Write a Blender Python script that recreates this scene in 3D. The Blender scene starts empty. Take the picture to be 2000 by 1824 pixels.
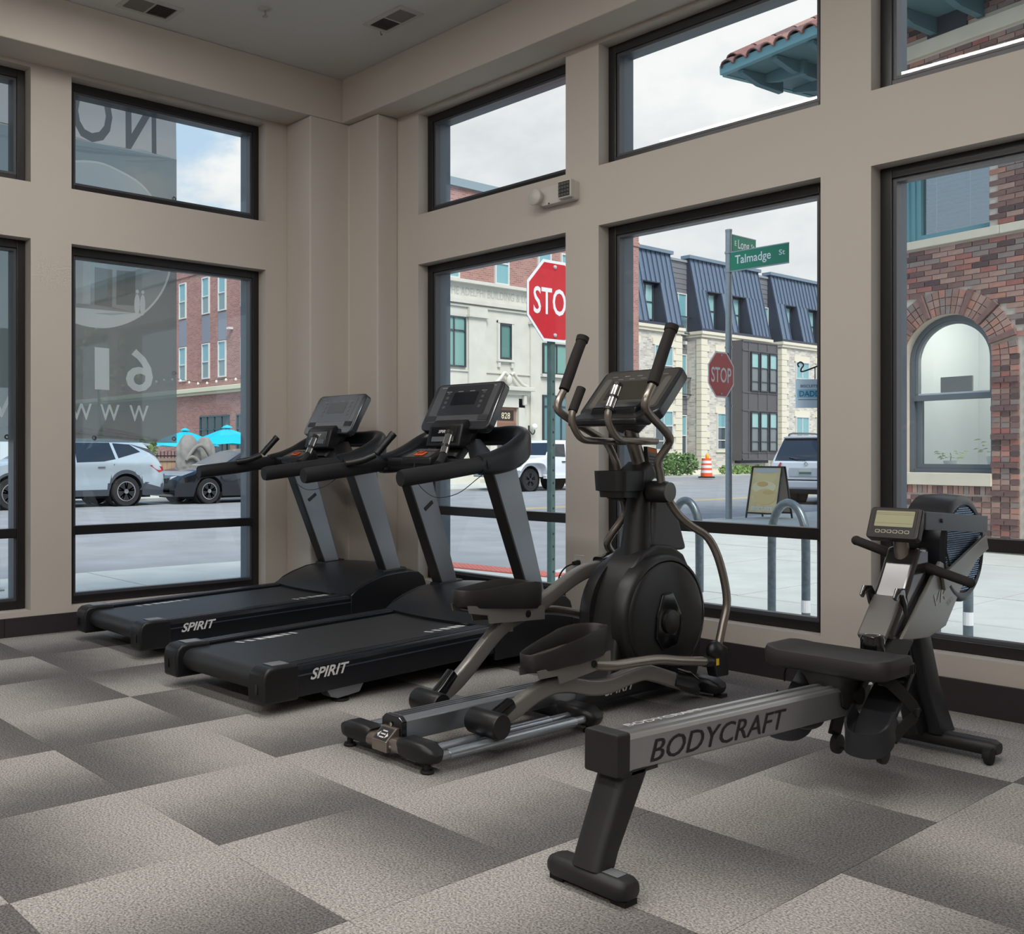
import bpy, bmesh, math, random
from math import sin, cos, pi, radians, sqrt, atan2
from mathutils import Vector as V, Matrix as M
random.seed(7)
S = bpy.context.scene; COL = S.collection

# ---------------------------------------------------------------- camera, sky, lights, exposure
CAM = V((6.27, -4.862, 1.135)); FPX = 1988.0
cd = bpy.data.cameras.new('camera'); cam = bpy.data.objects.new('camera', cd); COL.objects.link(cam)
cd.sensor_fit = 'HORIZONTAL'; cd.sensor_width = 36; cd.lens = FPX/2000*36
cd.shift_x = (1000-700)/2000; cd.shift_y = (886.6-912)/2000
cd.clip_start = .05; cd.clip_end = 500
fw = V((-.78205, .62322, 0)); rt = V((.62322, .78205, 0)); up = V((0, 0, 1))
m = M.Identity(4)
for i in range(3): m[i][0] = rt[i]; m[i][1] = up[i]; m[i][2] = -fw[i]; m[i][3] = CAM[i]
cam.matrix_world = m; S.camera = cam

W = bpy.data.worlds.new('sky'); S.world = W; W.use_nodes = True
nt = W.node_tree; nt.nodes.clear()
def N(t, tree=None, **k):
    n = (tree or nt).nodes.new(t)
    for a, b in k.items():
        if a.startswith('i_'): n.inputs[a[2:].replace('_', ' ')].default_value = b
        else: setattr(n, a, b)
    return n
def L(a, b, tree=None): (tree or nt).links.new(a, b)
out = N('ShaderNodeOutputWorld'); bg = N('ShaderNodeBackground'); L(bg.outputs[0], out.inputs[0])
tc = N('ShaderNodeTexCoord')
mp = N('ShaderNodeMapping'); mp.inputs['Scale'].default_value = (1, 1, 1.7); mp.inputs['Location'].default_value = (.35, .1, .2); L(tc.outputs['Generated'], mp.inputs[0])
nz = N('ShaderNodeTexNoise', i_Scale=3.4, i_Detail=9., i_Roughness=.56); L(mp.outputs[0], nz.inputs[0])
sx = N('ShaderNodeSeparateXYZ'); L(tc.outputs['Generated'], sx.inputs[0])
cov = N('ShaderNodeMath', operation='MULTIPLY_ADD'); cov.inputs[1].default_value = 1.4; cov.inputs[2].default_value = -.80; L(sx.outputs[1], cov.inputs[0])   # cloudier towards the north
cl = N('ShaderNodeClamp'); cl.inputs[1].default_value = -.09; cl.inputs[2].default_value = .3; L(cov.outputs[0], cl.inputs[0])
ad = N('ShaderNodeMath', operation='ADD'); L(nz.outputs['Fac'], ad.inputs[0]); L(cl.outputs[0], ad.inputs[1])
cr = N('ShaderNodeMapRange', interpolation_type='SMOOTHSTEP'); cr.inputs[1].default_value = .45; cr.inputs[2].default_value = .53; L(ad.outputs[0], cr.inputs[0])
nz2 = N('ShaderNodeTexNoise', i_Scale=5., i_Detail=7., i_Roughness=.6); L(mp.outputs[0], nz2.inputs[0])
rg = N('ShaderNodeValToRGB'); L(nz2.outputs['Fac'], rg.inputs[0])
rg.color_ramp.elements[0].position = .3; rg.color_ramp.elements[0].color = (.62, .64, .68, 1)
rg.color_ramp.elements[1].position = .6; rg.color_ramp.elements[1].color = (.87, .87, .87, 1)
bl = N('ShaderNodeValToRGB'); L(sx.outputs[2], bl.inputs[0])
bl.color_ramp.elements[0].position = .0; bl.color_ramp.elements[0].color = (.62, .74, .82, 1)
bl.color_ramp.elements[1].position = .75; bl.color_ramp.elements[1].color = (.22, .42, .72, 1)
mx = N('ShaderNodeMixRGB'); L(cr.outputs[0], mx.inputs[0]); L(bl.outputs[0], mx.inputs[1]); L(rg.outputs[0], mx.inputs[2])
L(mx.outputs[0], bg.inputs[0]); bg.inputs[1].default_value = .78

sd = bpy.data.lights.new('sun', 'SUN'); sd.energy = 2.6; sd.angle = radians(28); sd.color = (1, .95, .88)
so = bpy.data.objects.new('sun', sd); COL.objects.link(so); so.rotation_euler = (radians(42), 0, radians(62))

S.view_settings.view_transform = 'Standard'; S.view_settings.look = 'None'; S.view_settings.gamma = 1
S.view_settings.use_curve_mapping = False; S.view_settings.exposure = 0.62
cy = S.cycles
cy.use_denoising = True; cy.max_bounces = 8; cy.diffuse_bounces = 4; cy.glossy_bounces = 4; cy.transmission_bounces = 4
cy.transparent_max_bounces = 24; cy.caustics_reflective = False; cy.caustics_refractive = False; cy.sample_clamp_indirect = 4
LAMP = 20.0          # radiance of the linear ceiling lamps, mirrored row and added fill rows

# ---------------------------------------------------------------- helpers
OFF = {}
def ln(c):
    c = c/255.; return c/12.92 if c <= .04045 else ((c+.055)/1.055)**2.4
def rgb(r, g, b): return (ln(r), ln(g), ln(b), 1)
MATS = {}
def mat(name, col, rough=.5, metal=0., bump=0, bs=40., var=0, vs=6., coat=0, emit=0, spec=None, varc=None):
    if name in MATS: return MATS[name]
    a = bpy.data.materials.new(name); a.use_nodes = True; t = a.node_tree; p = t.nodes['Principled BSDF']
    c = rgb(*col); p.inputs['Base Color'].default_value = c; p.inputs['Roughness'].default_value = rough; p.inputs['Metallic'].default_value = metal
    if coat: p.inputs['Coat Weight'].default_value = coat; p.inputs['Coat Roughness'].default_value = .08
    if spec is not None: p.inputs['Specular IOR Level'].default_value = spec
    if emit: p.inputs['Emission Color'].default_value = c; p.inputs['Emission Strength'].default_value = emit
    if var or bump:
        co = N('ShaderNodeTexCoord', t)
    if var:
        n = N('ShaderNodeTexNoise', t, i_Scale=vs, i_Detail=5.); L(co.outputs['Object'], n.inputs[0], t)
        r = N('ShaderNodeMapRange', t); r.inputs[1].default_value = .3; r.inputs[2].default_value = .7; L(n.outputs['Fac'], r.inputs[0], t)
        x = N('ShaderNodeMixRGB', t); L(r.outputs[0], x.inputs[0], t)
        x.inputs[1].default_value = tuple(v*(1-var) for v in c[:3])+(1,)
        x.inputs[2].default_value = rgb(*varc) if varc else tuple(min(1, v*(1+var)) for v in c[:3])+(1,)
        L(x.outputs[0], p.inputs['Base Color'], t)
    if bump:
        n = N('ShaderNodeTexNoise', t, i_Scale=bs, i_Detail=3.); L(co.outputs['Object'], n.inputs[0], t)
        b = N('ShaderNodeBump', t, i_Strength=bump, i_Distance=.01); L(n.outputs['Fac'], b.inputs['Height'], t); L(b.outputs[0], p.inputs['Normal'], t)
    MATS[name] = a; return a
def glass(name, tint=(.97, .985, .98), refl=.9, base=.035):
    a = bpy.data.materials.new(name); a.use_nodes = True; t = a.node_tree; t.nodes.clear()
    o = N('ShaderNodeOutputMaterial', t); x = N('ShaderNodeMixShader', t); L(x.outputs[0], o.inputs[0], t)
    tr = N('ShaderNodeBsdfTransparent', t); tr.inputs[0].default_value = tint+(1,); g = N('ShaderNodeBsdfGlossy', t); g.inputs['Roughness'].default_value = 0
    lw = N('ShaderNodeLayerWeight', t); lw.inputs[0].default_value = .5
    pw = N('ShaderNodeMath', t, operation='POWER'); pw.inputs[1].default_value = 5; L(lw.outputs['Facing'], pw.inputs[0], t)
    ma = N('ShaderNodeMath', t, operation='MULTIPLY_ADD'); ma.inputs[1].default_value = refl; ma.inputs[2].default_value = base; L(pw.outputs[0], ma.inputs[0], t)
    L(ma.outputs[0], x.inputs[0], t); L(tr.outputs[0], x.inputs[1], t); L(g.outputs[0], x.inputs[2], t)
    MATS[name] = a; return a

class B:
    """collects faces for one mesh"""
    def __init__(s): s.v = []; s.f = []; s.m = []; s.mi = 0; s.T = None
    def add(s, vs, fs):
        o = len(s.v)
        s.v += [tuple(s.T @ V(p)) if s.T else tuple(p) for p in vs]
        s.f += [tuple(i+o for i in f) for f in fs]; s.m += [s.mi]*len(fs); return s
    def box(s, x0, y0, z0, x1, y1, z1):
        vs = [(x, y, z) for x in (x0, x1) for y in (y0, y1) for z in (z0, z1)]
        return s.add(vs, [(0, 1, 3, 2), (4, 6, 7, 5), (0, 4, 5, 1), (2, 3, 7, 6), (0, 2, 6, 4), (1, 5, 7, 3)])
    def cb(s, c, d, R=None):
        T = M.Translation(V(c)) @ (R.to_4x4() if R else M.Identity(4)); o = s.T; s.T = (o @ T) if o else T
        s.box(-d[0]/2, -d[1]/2, -d[2]/2, d[0]/2, d[1]/2, d[2]/2); s.T = o; return s
    def prism(s, pts, ax, a, b):
        def P(p, t): return {'x': (t, p[0], p[1]), 'y': (p[0], t, p[1]), 'z': (p[0], p[1], t)}[ax]
        n = len(pts)
        return s.add([P(p, a) for p in pts]+[P(p, b) for p in pts],
                     [tuple(range(n))[::-1], tuple(range(n, 2*n))]+[(i, (i+1) % n, n+(i+1) % n, n+i) for i in range(n)])
    def loft(s, rings, cap=True, closed=False):
        n = len(rings[0]); vs = [p for r in rings for p in r]; fs = []
        K = len(rings); 
        for k in range(K if closed else K-1):
            k2 = (k+1) % K
            for i in range(n): fs.append((k*n+i, k*n+(i+1) % n, k2*n+(i+1) % n, k2*n+i))
        if cap and not closed: fs += [tuple(range(n))[::-1], tuple(range((K-1)*n, K*n))]
        return s.add(vs, fs)
    def sweep(s, pts, sec, up=(0, 0, 1), scale=None, cap=True):
        """sec: list of (a,b); a along side, b along up-ish"""
        pts = [V(p) for p in pts]; rings = []; K = len(pts); u = V(up)
        for k, p in enumerate(pts):
            t = (pts[min(k+1, K-1)]-pts[max(k-1, 0)]).normalized()
            a = t.cross(u)
            if a.length < 1e-4: a = t.cross(V((1, 0, 0)))
            a.normalize(); b = a.cross(t).normalized(); sc = scale[k] if scale else 1
            rings.append([p+a*q[0]*sc+b*q[1]*sc for q in sec])
        return s.loft(rings, cap)
    def tube(s, pts, r, n=10, smooth=0, up=(0, 0, 1), cap=True):
        if smooth: pts, r = catmull(pts, r, smooth)
        rs = r if isinstance(r, (list, tuple)) else [r]*len(pts)
        pts = [V(p) for p in pts]; K = len(pts); rings = []; a = None
        for k, p in enumerate(pts):
            t = (pts[min(k+1, K-1)]-pts[max(k-1, 0)]).normalized()
            if a is None:
                a = t.cross(V(up)); 
                if a.length < 1e-3: a = t.cross(V((1, 0, 0)))
            a = (a-t*a.dot(t)).normalized(); b = t.cross(a)
            rings.append([p+(a*cos(2*pi*i/n)+b*sin(2*pi*i/n))*rs[k] for i in range(n)])
        return s.loft(rings, cap)
    def cyl(s, p0, p1, r, n=16, r1=None): return s.tube([p0, p1], [r, r if r1 is None else r1], n)
    def lathe(s, prof, c=(0, 0, 0), ax='z', n=20, cap=False):
        rings = []
        for r, h in prof:
            ring = []
            for i in range(n):
                a = 2*pi*i/n; x, y = r*cos(a), r*sin(a)
                ring.append({'z': (c[0]+x, c[1]+y, c[2]+h), 'x': (c[0]+h, c[1]+x, c[2]+y), 'y': (c[0]+y, c[1]+h, c[2]+x)}[ax])
            rings.append(ring)
        return s.loft(rings, cap)
    def ell(s, c, r, nu=16, nv=10, R=None):
        rings = []
        for j in range(nv+1):
            t = pi*j/nv-pi/2; q = max(cos(t), .02)
            ring = [V((r[0]*q*cos(2*pi*i/nu), r[1]*q*sin(2*pi*i/nu), r[2]*sin(t))) for i in range(nu)]
            rings.append([V(c)+(R @ p if R else p) for p in ring])
        return s.loft(rings)
def catmull(pts, r, k):
    P = [V(p) for p in pts]; n = len(P); o = []; rr = []
    rl = r if isinstance(r, (list, tuple)) else [r]*n
    for i in range(n-1):
        p0, p1, p2, p3 = P[max(i-1, 0)], P[i], P[i+1], P[min(i+2, n-1)]
        for j in range(k):
            t = j/k
            o.append(.5*((2*p1)+(p2-p0)*t+(2*p0-5*p1+4*p2-p3)*t*t+(3*p1-p0-3*p2+p3)*t**3)); rr.append(rl[i]*(1-t)+rl[i+1]*t)
    o.append(P[-1]); rr.append(rl[-1]); return o, rr
def rr(w, h, r, n=4):
    """rounded rectangle outline, centred"""
    o = []
    for cx, cy_, a0 in ((w/2-r, h/2-r, 0), (-w/2+r, h/2-r, 90), (-w/2+r, -h/2+r, 180), (w/2-r, -h/2+r, 270)):
        for i in range(n+1):
            a = radians(a0+90*i/n); o.append((cx+r*cos(a), cy_+r*sin(a)))
    return o
def circ(r, n=12, ry=None): return [(r*cos(2*pi*i/n), (ry or r)*sin(2*pi*i/n)) for i in range(n)]
def root(o):
    while o.parent: o = o.parent
    return o
def props(o, label=None, cat=None, group=None, kind=None):
    if label: o['label'] = label
    if cat: o['category'] = cat
    if group: o['group'] = group
    if kind: o['kind'] = kind
    return o
def ob(name, b, mats, parent=None, sm=0, bev=0, seg=2, label=None, cat=None, group=None, kind=None, color=None):
    me = bpy.data.meshes.new(name)
    off = OFF.get(root(parent).name, V((0, 0, 0))) if parent else V((0, 0, 0))
    me.from_pydata([tuple(V(p)-off) for p in b.v], [], b.f)
    for q in (mats if isinstance(mats, (list, tuple)) else [mats]): me.materials.append(q)
    if isinstance(mats, (list, tuple)): me.polygons.foreach_set('material_index', b.m)
    bm = bmesh.new(); bm.from_mesh(me); bmesh.ops.recalc_face_normals(bm, faces=bm.faces); bm.to_mesh(me); bm.free()
    if sm:
        me.polygons.foreach_set('use_smooth', [True]*len(me.polygons))
        try: me.set_sharp_from_angle(angle=radians(sm if sm > 1 else 40))
        except Exception: pass
    o = bpy.data.objects.new(name, me); COL.objects.link(o)
    if bev:
        d = o.modifiers.new('bevel', 'BEVEL'); d.width = bev; d.segments = seg; d.limit_method = 'ANGLE'; d.angle_limit = radians(35); d.harden_normals = False
    if parent: o.parent = parent
    if color: o.color = color
    return props(o, label, cat, group, kind)
def thing(name, label, cat, loc=(0, 0, 0), rz=0, group=None, world=False, kind=None):
    o = bpy.data.objects.new(name, None); COL.objects.link(o); o.location = loc; o.rotation_euler = (0, 0, rz); o.empty_display_size = .1
    if world: OFF[o.name] = V(loc)
    return props(o, label, cat, group, kind)
def dup(r, loc=None, rz=None, label=None, group=None, parent=None):
    c = r.copy(); COL.objects.link(c)
    if parent: c.parent = parent
    if loc is not None: c.location = loc
    if rz is not None: c.rotation_euler = (0, 0, rz)
    if label: c['label'] = label
    if group: c['group'] = group
    for ch in list(r.children): dup(ch, parent=c)
    return c
def txt(name, s, o, R, U, size, mt, parent=None, width=None, ext=.001, shear=0, bold=0, align='CENTER', sp=1., label=None, mirror=False):
    """lettering as geometry: origin o (baseline), R right, U up, cap height size, total width"""
    cu = bpy.data.curves.new(name, 'FONT'); cu.body = s; cu.size = 1; cu.shear = shear; cu.offset = bold; cu.space_character = sp
    cu.extrude = 0; cu.resolution_u = 3
    t = bpy.data.objects.new(name+'_c', cu); me = bpy.data.meshes.new_from_object(t)
    vs = [v.co.copy() for v in me.vertices]
    fs = [tuple(p.vertices) for p in me.polygons]; bpy.data.meshes.remove(me); bpy.data.objects.remove(t); bpy.data.curves.remove(cu)
    x0 = min(v.x for v in vs); x1 = max(v.x for v in vs); k = size/.73
    kx = (width/(x1-x0)) if width else k
    R = V(R).normalized(); U = V(U).normalized(); Z = R.cross(U)
    c = {'CENTER': (x0+x1)/2, 'LEFT': x0, 'RIGHT': x1}[align]
    b = B(); b.add([V(o)+R*(v.x-c)*kx+U*v.y*k+Z*ext for v in vs], fs)
    me_o = ob(name, b, mt, parent, label=label); return me_o
# ---------------------------------------------------------------- materials of the room
wallM = mat('wall_paint', (197, 189, 180), .85, bump=.04, bs=180)
ceilM = mat('ceiling_paint', (205, 204, 202), .9)
baseM = mat('vinyl_base', (50, 43, 47), .42)
frmM = mat('window_frame_bronze', (30, 27, 28), .32, spec=.6)
stopM = mat('frame_stop', (74, 76, 82), .35)
jambM = mat('outer_metal_jamb', (96, 108, 120), .45)
facM = mat('own_facade', (120, 108, 98), .8)
glM = glass('window_glass')
blkM = mat('black_plastic', (22, 22, 24), .42)
blk2 = mat('black_textured', (27, 27, 29), .55, bump=.05, bs=400)
glsB = mat('gloss_black', (13, 14, 17), .12, coat=.5)
rubM = mat('rubber', (20, 20, 21), .75)
silM = mat('silver_paint', (139, 143, 149), .3, .55)
chrM = mat('chrome', (205, 203, 198), .12, 1.)
whtM = mat('white_print', (222, 222, 222), .5)
offM = mat('white_plastic', (200, 196, 190), .45)
XR, YR, ZC = 10.6, -10.4, 3.905
Z0R, Z0L = .244, .155
def wallgrid(name, us, zs, holes, f, t0, t1, mt):
    """solid wall of cells us x zs minus holes, between depth t0 and t1; f(u,t,z) -> world"""
    b = B(); solid = {}
    for i in range(len(us)-1):
        for j in range(len(zs)-1):
            uc, zc = (us[i]+us[i+1])/2, (zs[j]+zs[j+1])/2
            solid[i, j] = not any(h[0] < uc < h[1] and h[2] < zc < h[3] for h in holes)
    for (i, j), sld in solid.items():
        if not sld: continue
        u0, u1, z0, z1 = us[i], us[i+1], zs[j], zs[j+1]
        q = lambda *p: b.add([f(*x) for x in p], [(0, 1, 2, 3)])
        q((u0, t0, z0), (u1, t0, z0), (u1, t0, z1), (u0, t0, z1)); q((u0, t1, z0), (u0, t1, z1), (u1, t1, z1), (u1, t1, z0))
        if not solid.get((i-1, j)): q((u0, t0, z0), (u0, t0, z1), (u0, t1, z1), (u0, t1, z0))
        if not solid.get((i+1, j)): q((u1, t0, z0), (u1, t1, z0), (u1, t1, z1), (u1, t0, z1))
        if not solid.get((i, j-1)): q((u0, t0, z0), (u0, t1, z0), (u1, t1, z0), (u1, t0, z0))
        if not solid.get((i, j+1)): q((u0, t0, z1), (u1, t0, z1), (u1, t1, z1), (u0, t1, z1))
    me = bpy.data.meshes.new(name); me.from_pydata(b.v, [], b.f); me.materials.append(mt)
    bm = bmesh.new(); bm.from_mesh(me); bmesh.ops.remove_doubles(bm, verts=bm.verts, dist=1e-5); bmesh.ops.recalc_face_normals(bm, faces=bm.faces); bm.to_mesh(me); bm.free()
    o = bpy.data.objects.new(name, me); COL.objects.link(o); return props(o, kind='structure')
fR = lambda u, t, z: (u, t, z)
fL = lambda u, t, z: (-t, u, z)
RW = [(.853, 2.199), (2.448, 3.79), (4.032, 5.375)]
LW = [(-2.225, -.736), (-3.98, -2.492)]
TOP = 4.3
def holes(ws, z0): return [(a, b, z0, 2.487) for a, b in ws]+[(a, b, 2.841, 3.562) for a, b in ws]
wallgrid('wall_right', [-.28]+[x for w in RW for x in w]+[XR], [-.2, Z0R, 2.487, 2.841, 3.562, TOP], holes(RW, Z0R), fR, 0, .28, wallM)
wallgrid('wall_left', [YR]+sorted(x for w in LW for x in w)+[0], [-.2, Z0L, 2.487, 2.841, 3.562, TOP], holes(LW, Z0L), fL, 0, .28, wallM)
ob('wall_back', B().box(-.28, YR-.2, -.2, XR, YR, TOP), wallM, kind='structure')
ob('wall_far', B().box(XR, YR-.2, -.2, XR+.2, .28, TOP), wallM, kind='structure')
ob('ceiling', B().box(-.28, YR-.2, ZC, XR+.2, .28, ZC+.25), ceilM, kind='structure')
# beams and the corner pier
ob('trim_1', B().box(0, YR, 3.585, .30, 0, ZC), wallM, kind='structure', bev=.006)
ob('trim_2', B().box(.30, -.26, 3.585, XR, 0, ZC), wallM, kind='structure', bev=.006)
b = B().prism([(0, 0), (0, -.55), (.30, -.55), (.30, -.193), (.632, -.193), (.632, 0)], 'z', 0, 3.585)
ob('trim_3', b, wallM, kind='structure', bev=.012, seg=3)
# baseboards: lengths of vinyl base butted together
def base(name, f, u0, u1, h, joints):
    r = props(ob(name, B().box(*f(u0, u1, 0, .004, h)), baseM), kind='structure'); js = [u0]+joints+[u1]
    for a, c in zip(js, js[1:]):
        b = B().box(*f(a+.0015, c-.0015, .004, .012, h)); ob('base_length', b, baseM, r, bev=.002)
base('baseboard_right', lambda a, c, t0, t1, h: (a, -t1, 0, c, -t0, h), .632, XR, .145, [3.0, 5.3, 7.5])
base('baseboard_left', lambda a, c, t0, t1, h: (t0, a, 0, t1, c, h), YR, -.55, .118, [-5, -2.66])
b = B().prism([(.30, -.55), (.312, -.562), (.312, -.205), (.644, -.205), (.632, -.193), (.30, -.193)], 'z', 0, .13).box(0, -.562, 0, .312, -.55, .13).box(.632, -.205, 0, .644, 0, .145)
ob('trim_4', b, baseM, kind='structure')

# windows: bronze frame, glazing stop, outer metal jamb, panes, lower rail
wn = [0]
def window(f, a0, a1, z0, z1, rail=None):
    wn[0] += 1; r = thing('window_%d' % wn[0], None, None, kind='structure')
    def bx(b, u0, u1, t0, t1, zz0, zz1):
        p = [f(u0, t0, zz0), f(u1, t1, zz1)]; lo = [min(p[0][k], p[1][k]) for k in range(3)]; hi = [max(p[0][k], p[1][k]) for k in range(3)]
        b.box(*lo, *hi)
    def ring(b, i, w, t0, t1):
        bx(b, a0+i, a0+i+w, t0, t1, z0+i, z1-i); bx(b, a1-i-w, a1-i, t0, t1, z0+i, z1-i)
        bx(b, a0+i+w, a1-i-w, t0, t1, z0+i, z0+i+w); bx(b, a0+i+w, a1-i-w, t0, t1, z1-i-w, z1-i)
    b = B(); ring(b, .002, .052, .09, .15); ob('frame', b, frmM, r, bev=.003)
    b = B(); ring(b, .054, .017, .104, .15); ob('glazing_stop', b, stopM, r)
    b = B(); ring(b, .002, .042, .152, .275); ob('outer_jamb', b, jambM, r)
    if rail:
        b = B(); bx(b, a0+.054, a1-.054, .092, .152, rail-.03, rail+.03); ob('rail', b, frmM, r, bev=.003)
        zs = [(z0+.05, rail-.028), (rail+.028, z1-.05)]
    else: zs = [(z0+.05, z1-.05)]
    for q0, q1 in zs:
        b = B(); bx(b, a0+.05, a1-.05, .128, .136, q0, q1); ob('pane', b, glM, r)
for a, c in RW:
    window(fR, a, c, Z0R, 2.487, .735); window(fR, a, c, 2.841, 3.562)
for a, c in LW:
    window(fL, a, c, Z0L, 2.487, .635); window(fL, a, c, 2.841, 3.562)

# floor: carpet tiles with a light-to-dark fade, laid quarter-turned
cm = bpy.data.materials.new('carpet'); cm.use_nodes = True; t = cm.node_tree; p = t.nodes['Principled BSDF']; p.inputs['Roughness'].default_value = .95; p.inputs['Specular IOR Level'].default_value = .15
co = N('ShaderNodeTexCoord', t); oi = N('ShaderNodeObjectInfo', t); sc = N('ShaderNodeSeparateColor', t); L(oi.outputs['Color'], sc.inputs[0], t)
xy = N('ShaderNodeSeparateXYZ', t); L(co.outputs['Object'], xy.inputs[0], t)
def mth(op, a, b_=None, c=None):
    n = N('ShaderNodeMath', t, operation=op)
    for i, q in enumerate((a, b_, c)):
        if q is None: continue
        if hasattr(q, 'links'): L(q, n.inputs[i], t)
        else: n.inputs[i].default_value = q
    return n.outputs[0]
TS = .6096
gx = mth('DIVIDE', xy.outputs[0], TS); gy = mth('DIVIDE', xy.outputs[1], TS)
g = mth('ADD', mth('MULTIPLY', gx, mth('SUBTRACT', 1., sc.outputs[0])), mth('MULTIPLY', gy, sc.outputs[0]))
g = mth('ABSOLUTE', mth('SUBTRACT', g, sc.outputs[1]))
geo = N('ShaderNodeNewGeometry', t)
n1 = N('ShaderNodeTexNoise', t, i_Scale=9., i_Detail=3.); L(geo.outputs['Position'], n1.inputs[0], t)
n2 = N('ShaderNodeTexNoise', t, i_Scale=150., i_Detail=3., i_Roughness=.7); L(geo.outputs['Position'], n2.inputs[0], t)
g = mth('ADD', g, mth('MULTIPLY', mth('SUBTRACT', n1.outputs['Fac'], .5), .22))
mr = N('ShaderNodeMapRange', t, interpolation_type='SMOOTHSTEP'); mr.inputs[1].default_value = .1; mr.inputs[2].default_value = .95; L(g, mr.inputs[0], t)
c1 = N('ShaderNodeMixRGB', t); L(mr.outputs[0], c1.inputs[0], t); c1.inputs[1].default_value = rgb(170, 166, 162); c1.inputs[2].default_value = rgb(108, 105, 104)
spk = N('ShaderNodeMapRange', t); spk.inputs[1].default_value = .36; spk.inputs[2].default_value = .64; spk.inputs[3].default_value = .42; spk.inputs[4].default_value = 1.5; L(n2.outputs['Fac'], spk.inputs[0], t)
c2 = N('ShaderNodeMixRGB', t, blend_type='MULTIPLY'); c2.inputs[0].default_value = 1; L(c1.outputs[0], c2.inputs[1], t); L(spk.outputs[0], c2.inputs[2], t)
L(c2.outputs[0], p.inputs['Base Color'], t)
bp_ = N('ShaderNodeBump', t, i_Strength=.5, i_Distance=.004); L(n2.outputs['Fac'], bp_.inputs['Height'], t); L(bp_.outputs[0], p.inputs['Normal'], t)
fl = ob('floor', B().box(-.28, YR, -.14, XR, .28, -.008), mat('floor_screed', (70, 68, 66), .9), kind='structure')
X0, Y0 = 3.10, -3.34
sign = {(-1, 0): 1, (0, -1): 1, (1, 0): 0, (2, 1): 0, (0, 1): 0, (1, 2): 0}
me0 = None
for i in range(-6, 13):
    for j in range(-12, 6):
        x, y = X0+TS*i, Y0+TS*j
        x0, x1, y0, y1 = max(x, 0), min(x+TS, XR), max(y, YR), min(y+TS, 0)
        if x1-x0 < .02 or y1-y0 < .02: continue
        g_ = .0008
        full = x1-x0 > TS-.001 and y1-y0 > TS-.001
        par = (i+j) % 2
        h = random.random()
        fl_ = sign.get((i, j), (1 if h < .45 else 0) if par else (0 if h < .85 else 1))
        if full and me0: o = bpy.data.objects.new('carpet_tile', me0); COL.objects.link(o)
        else:
            bb = B().box(x0-x+g_, y0-y+g_, -.008, x1-x-g_, y1-y-g_, 0); o = ob('carpet_tile', bb, cm)
            if full: me0 = o.data
        o.location = (x, y, 0); o.parent = fl; o.color = (par, 1-fl_ if par else fl_, 0, 1)
        if par: o.color = (1, 1 if fl_ else 0, 0, 1)     # 1: dark at low y
        else: o.color = (0, fl_, 0, 1)

# linear ceiling lamps (first mirrors in upper panes, unseen others added as fill light)
lampM = bpy.data.materials.new('lamp_diffuser'); lampM.use_nodes = True; t = lampM.node_tree
e = N('ShaderNodeEmission', t); e.inputs[0].default_value = (1, .97, .93, 1); e.inputs[1].default_value = LAMP; L(e.outputs[0], t.nodes['Material Output'].inputs[0], t)
for k, yy in enumerate((-2.5, -5.0, -7.5)):
    t_ = thing('ceiling_lamp', ['long white linear ceiling lamp nearest the right windows', 'unseen linear ceiling lamp added to light the middle of the room', 'unseen linear ceiling lamp added for fill light by the back wall'][k], 'lamp', (3.6, yy, ZC), group='linear ceiling lamps', world=True)
    x0, x1 = (1.0, 6.2) if k == 0 else (2.2, 9.4)
    ob('housing', B().box(x0-.01, yy-.09, ZC-.05, x1+.01, yy+.09, ZC), offM, t_)
    ob('diffuser', B().box(x0, yy-.08, ZC-.058, x1, yy+.08, ZC-.05), lampM, t_)
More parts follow.
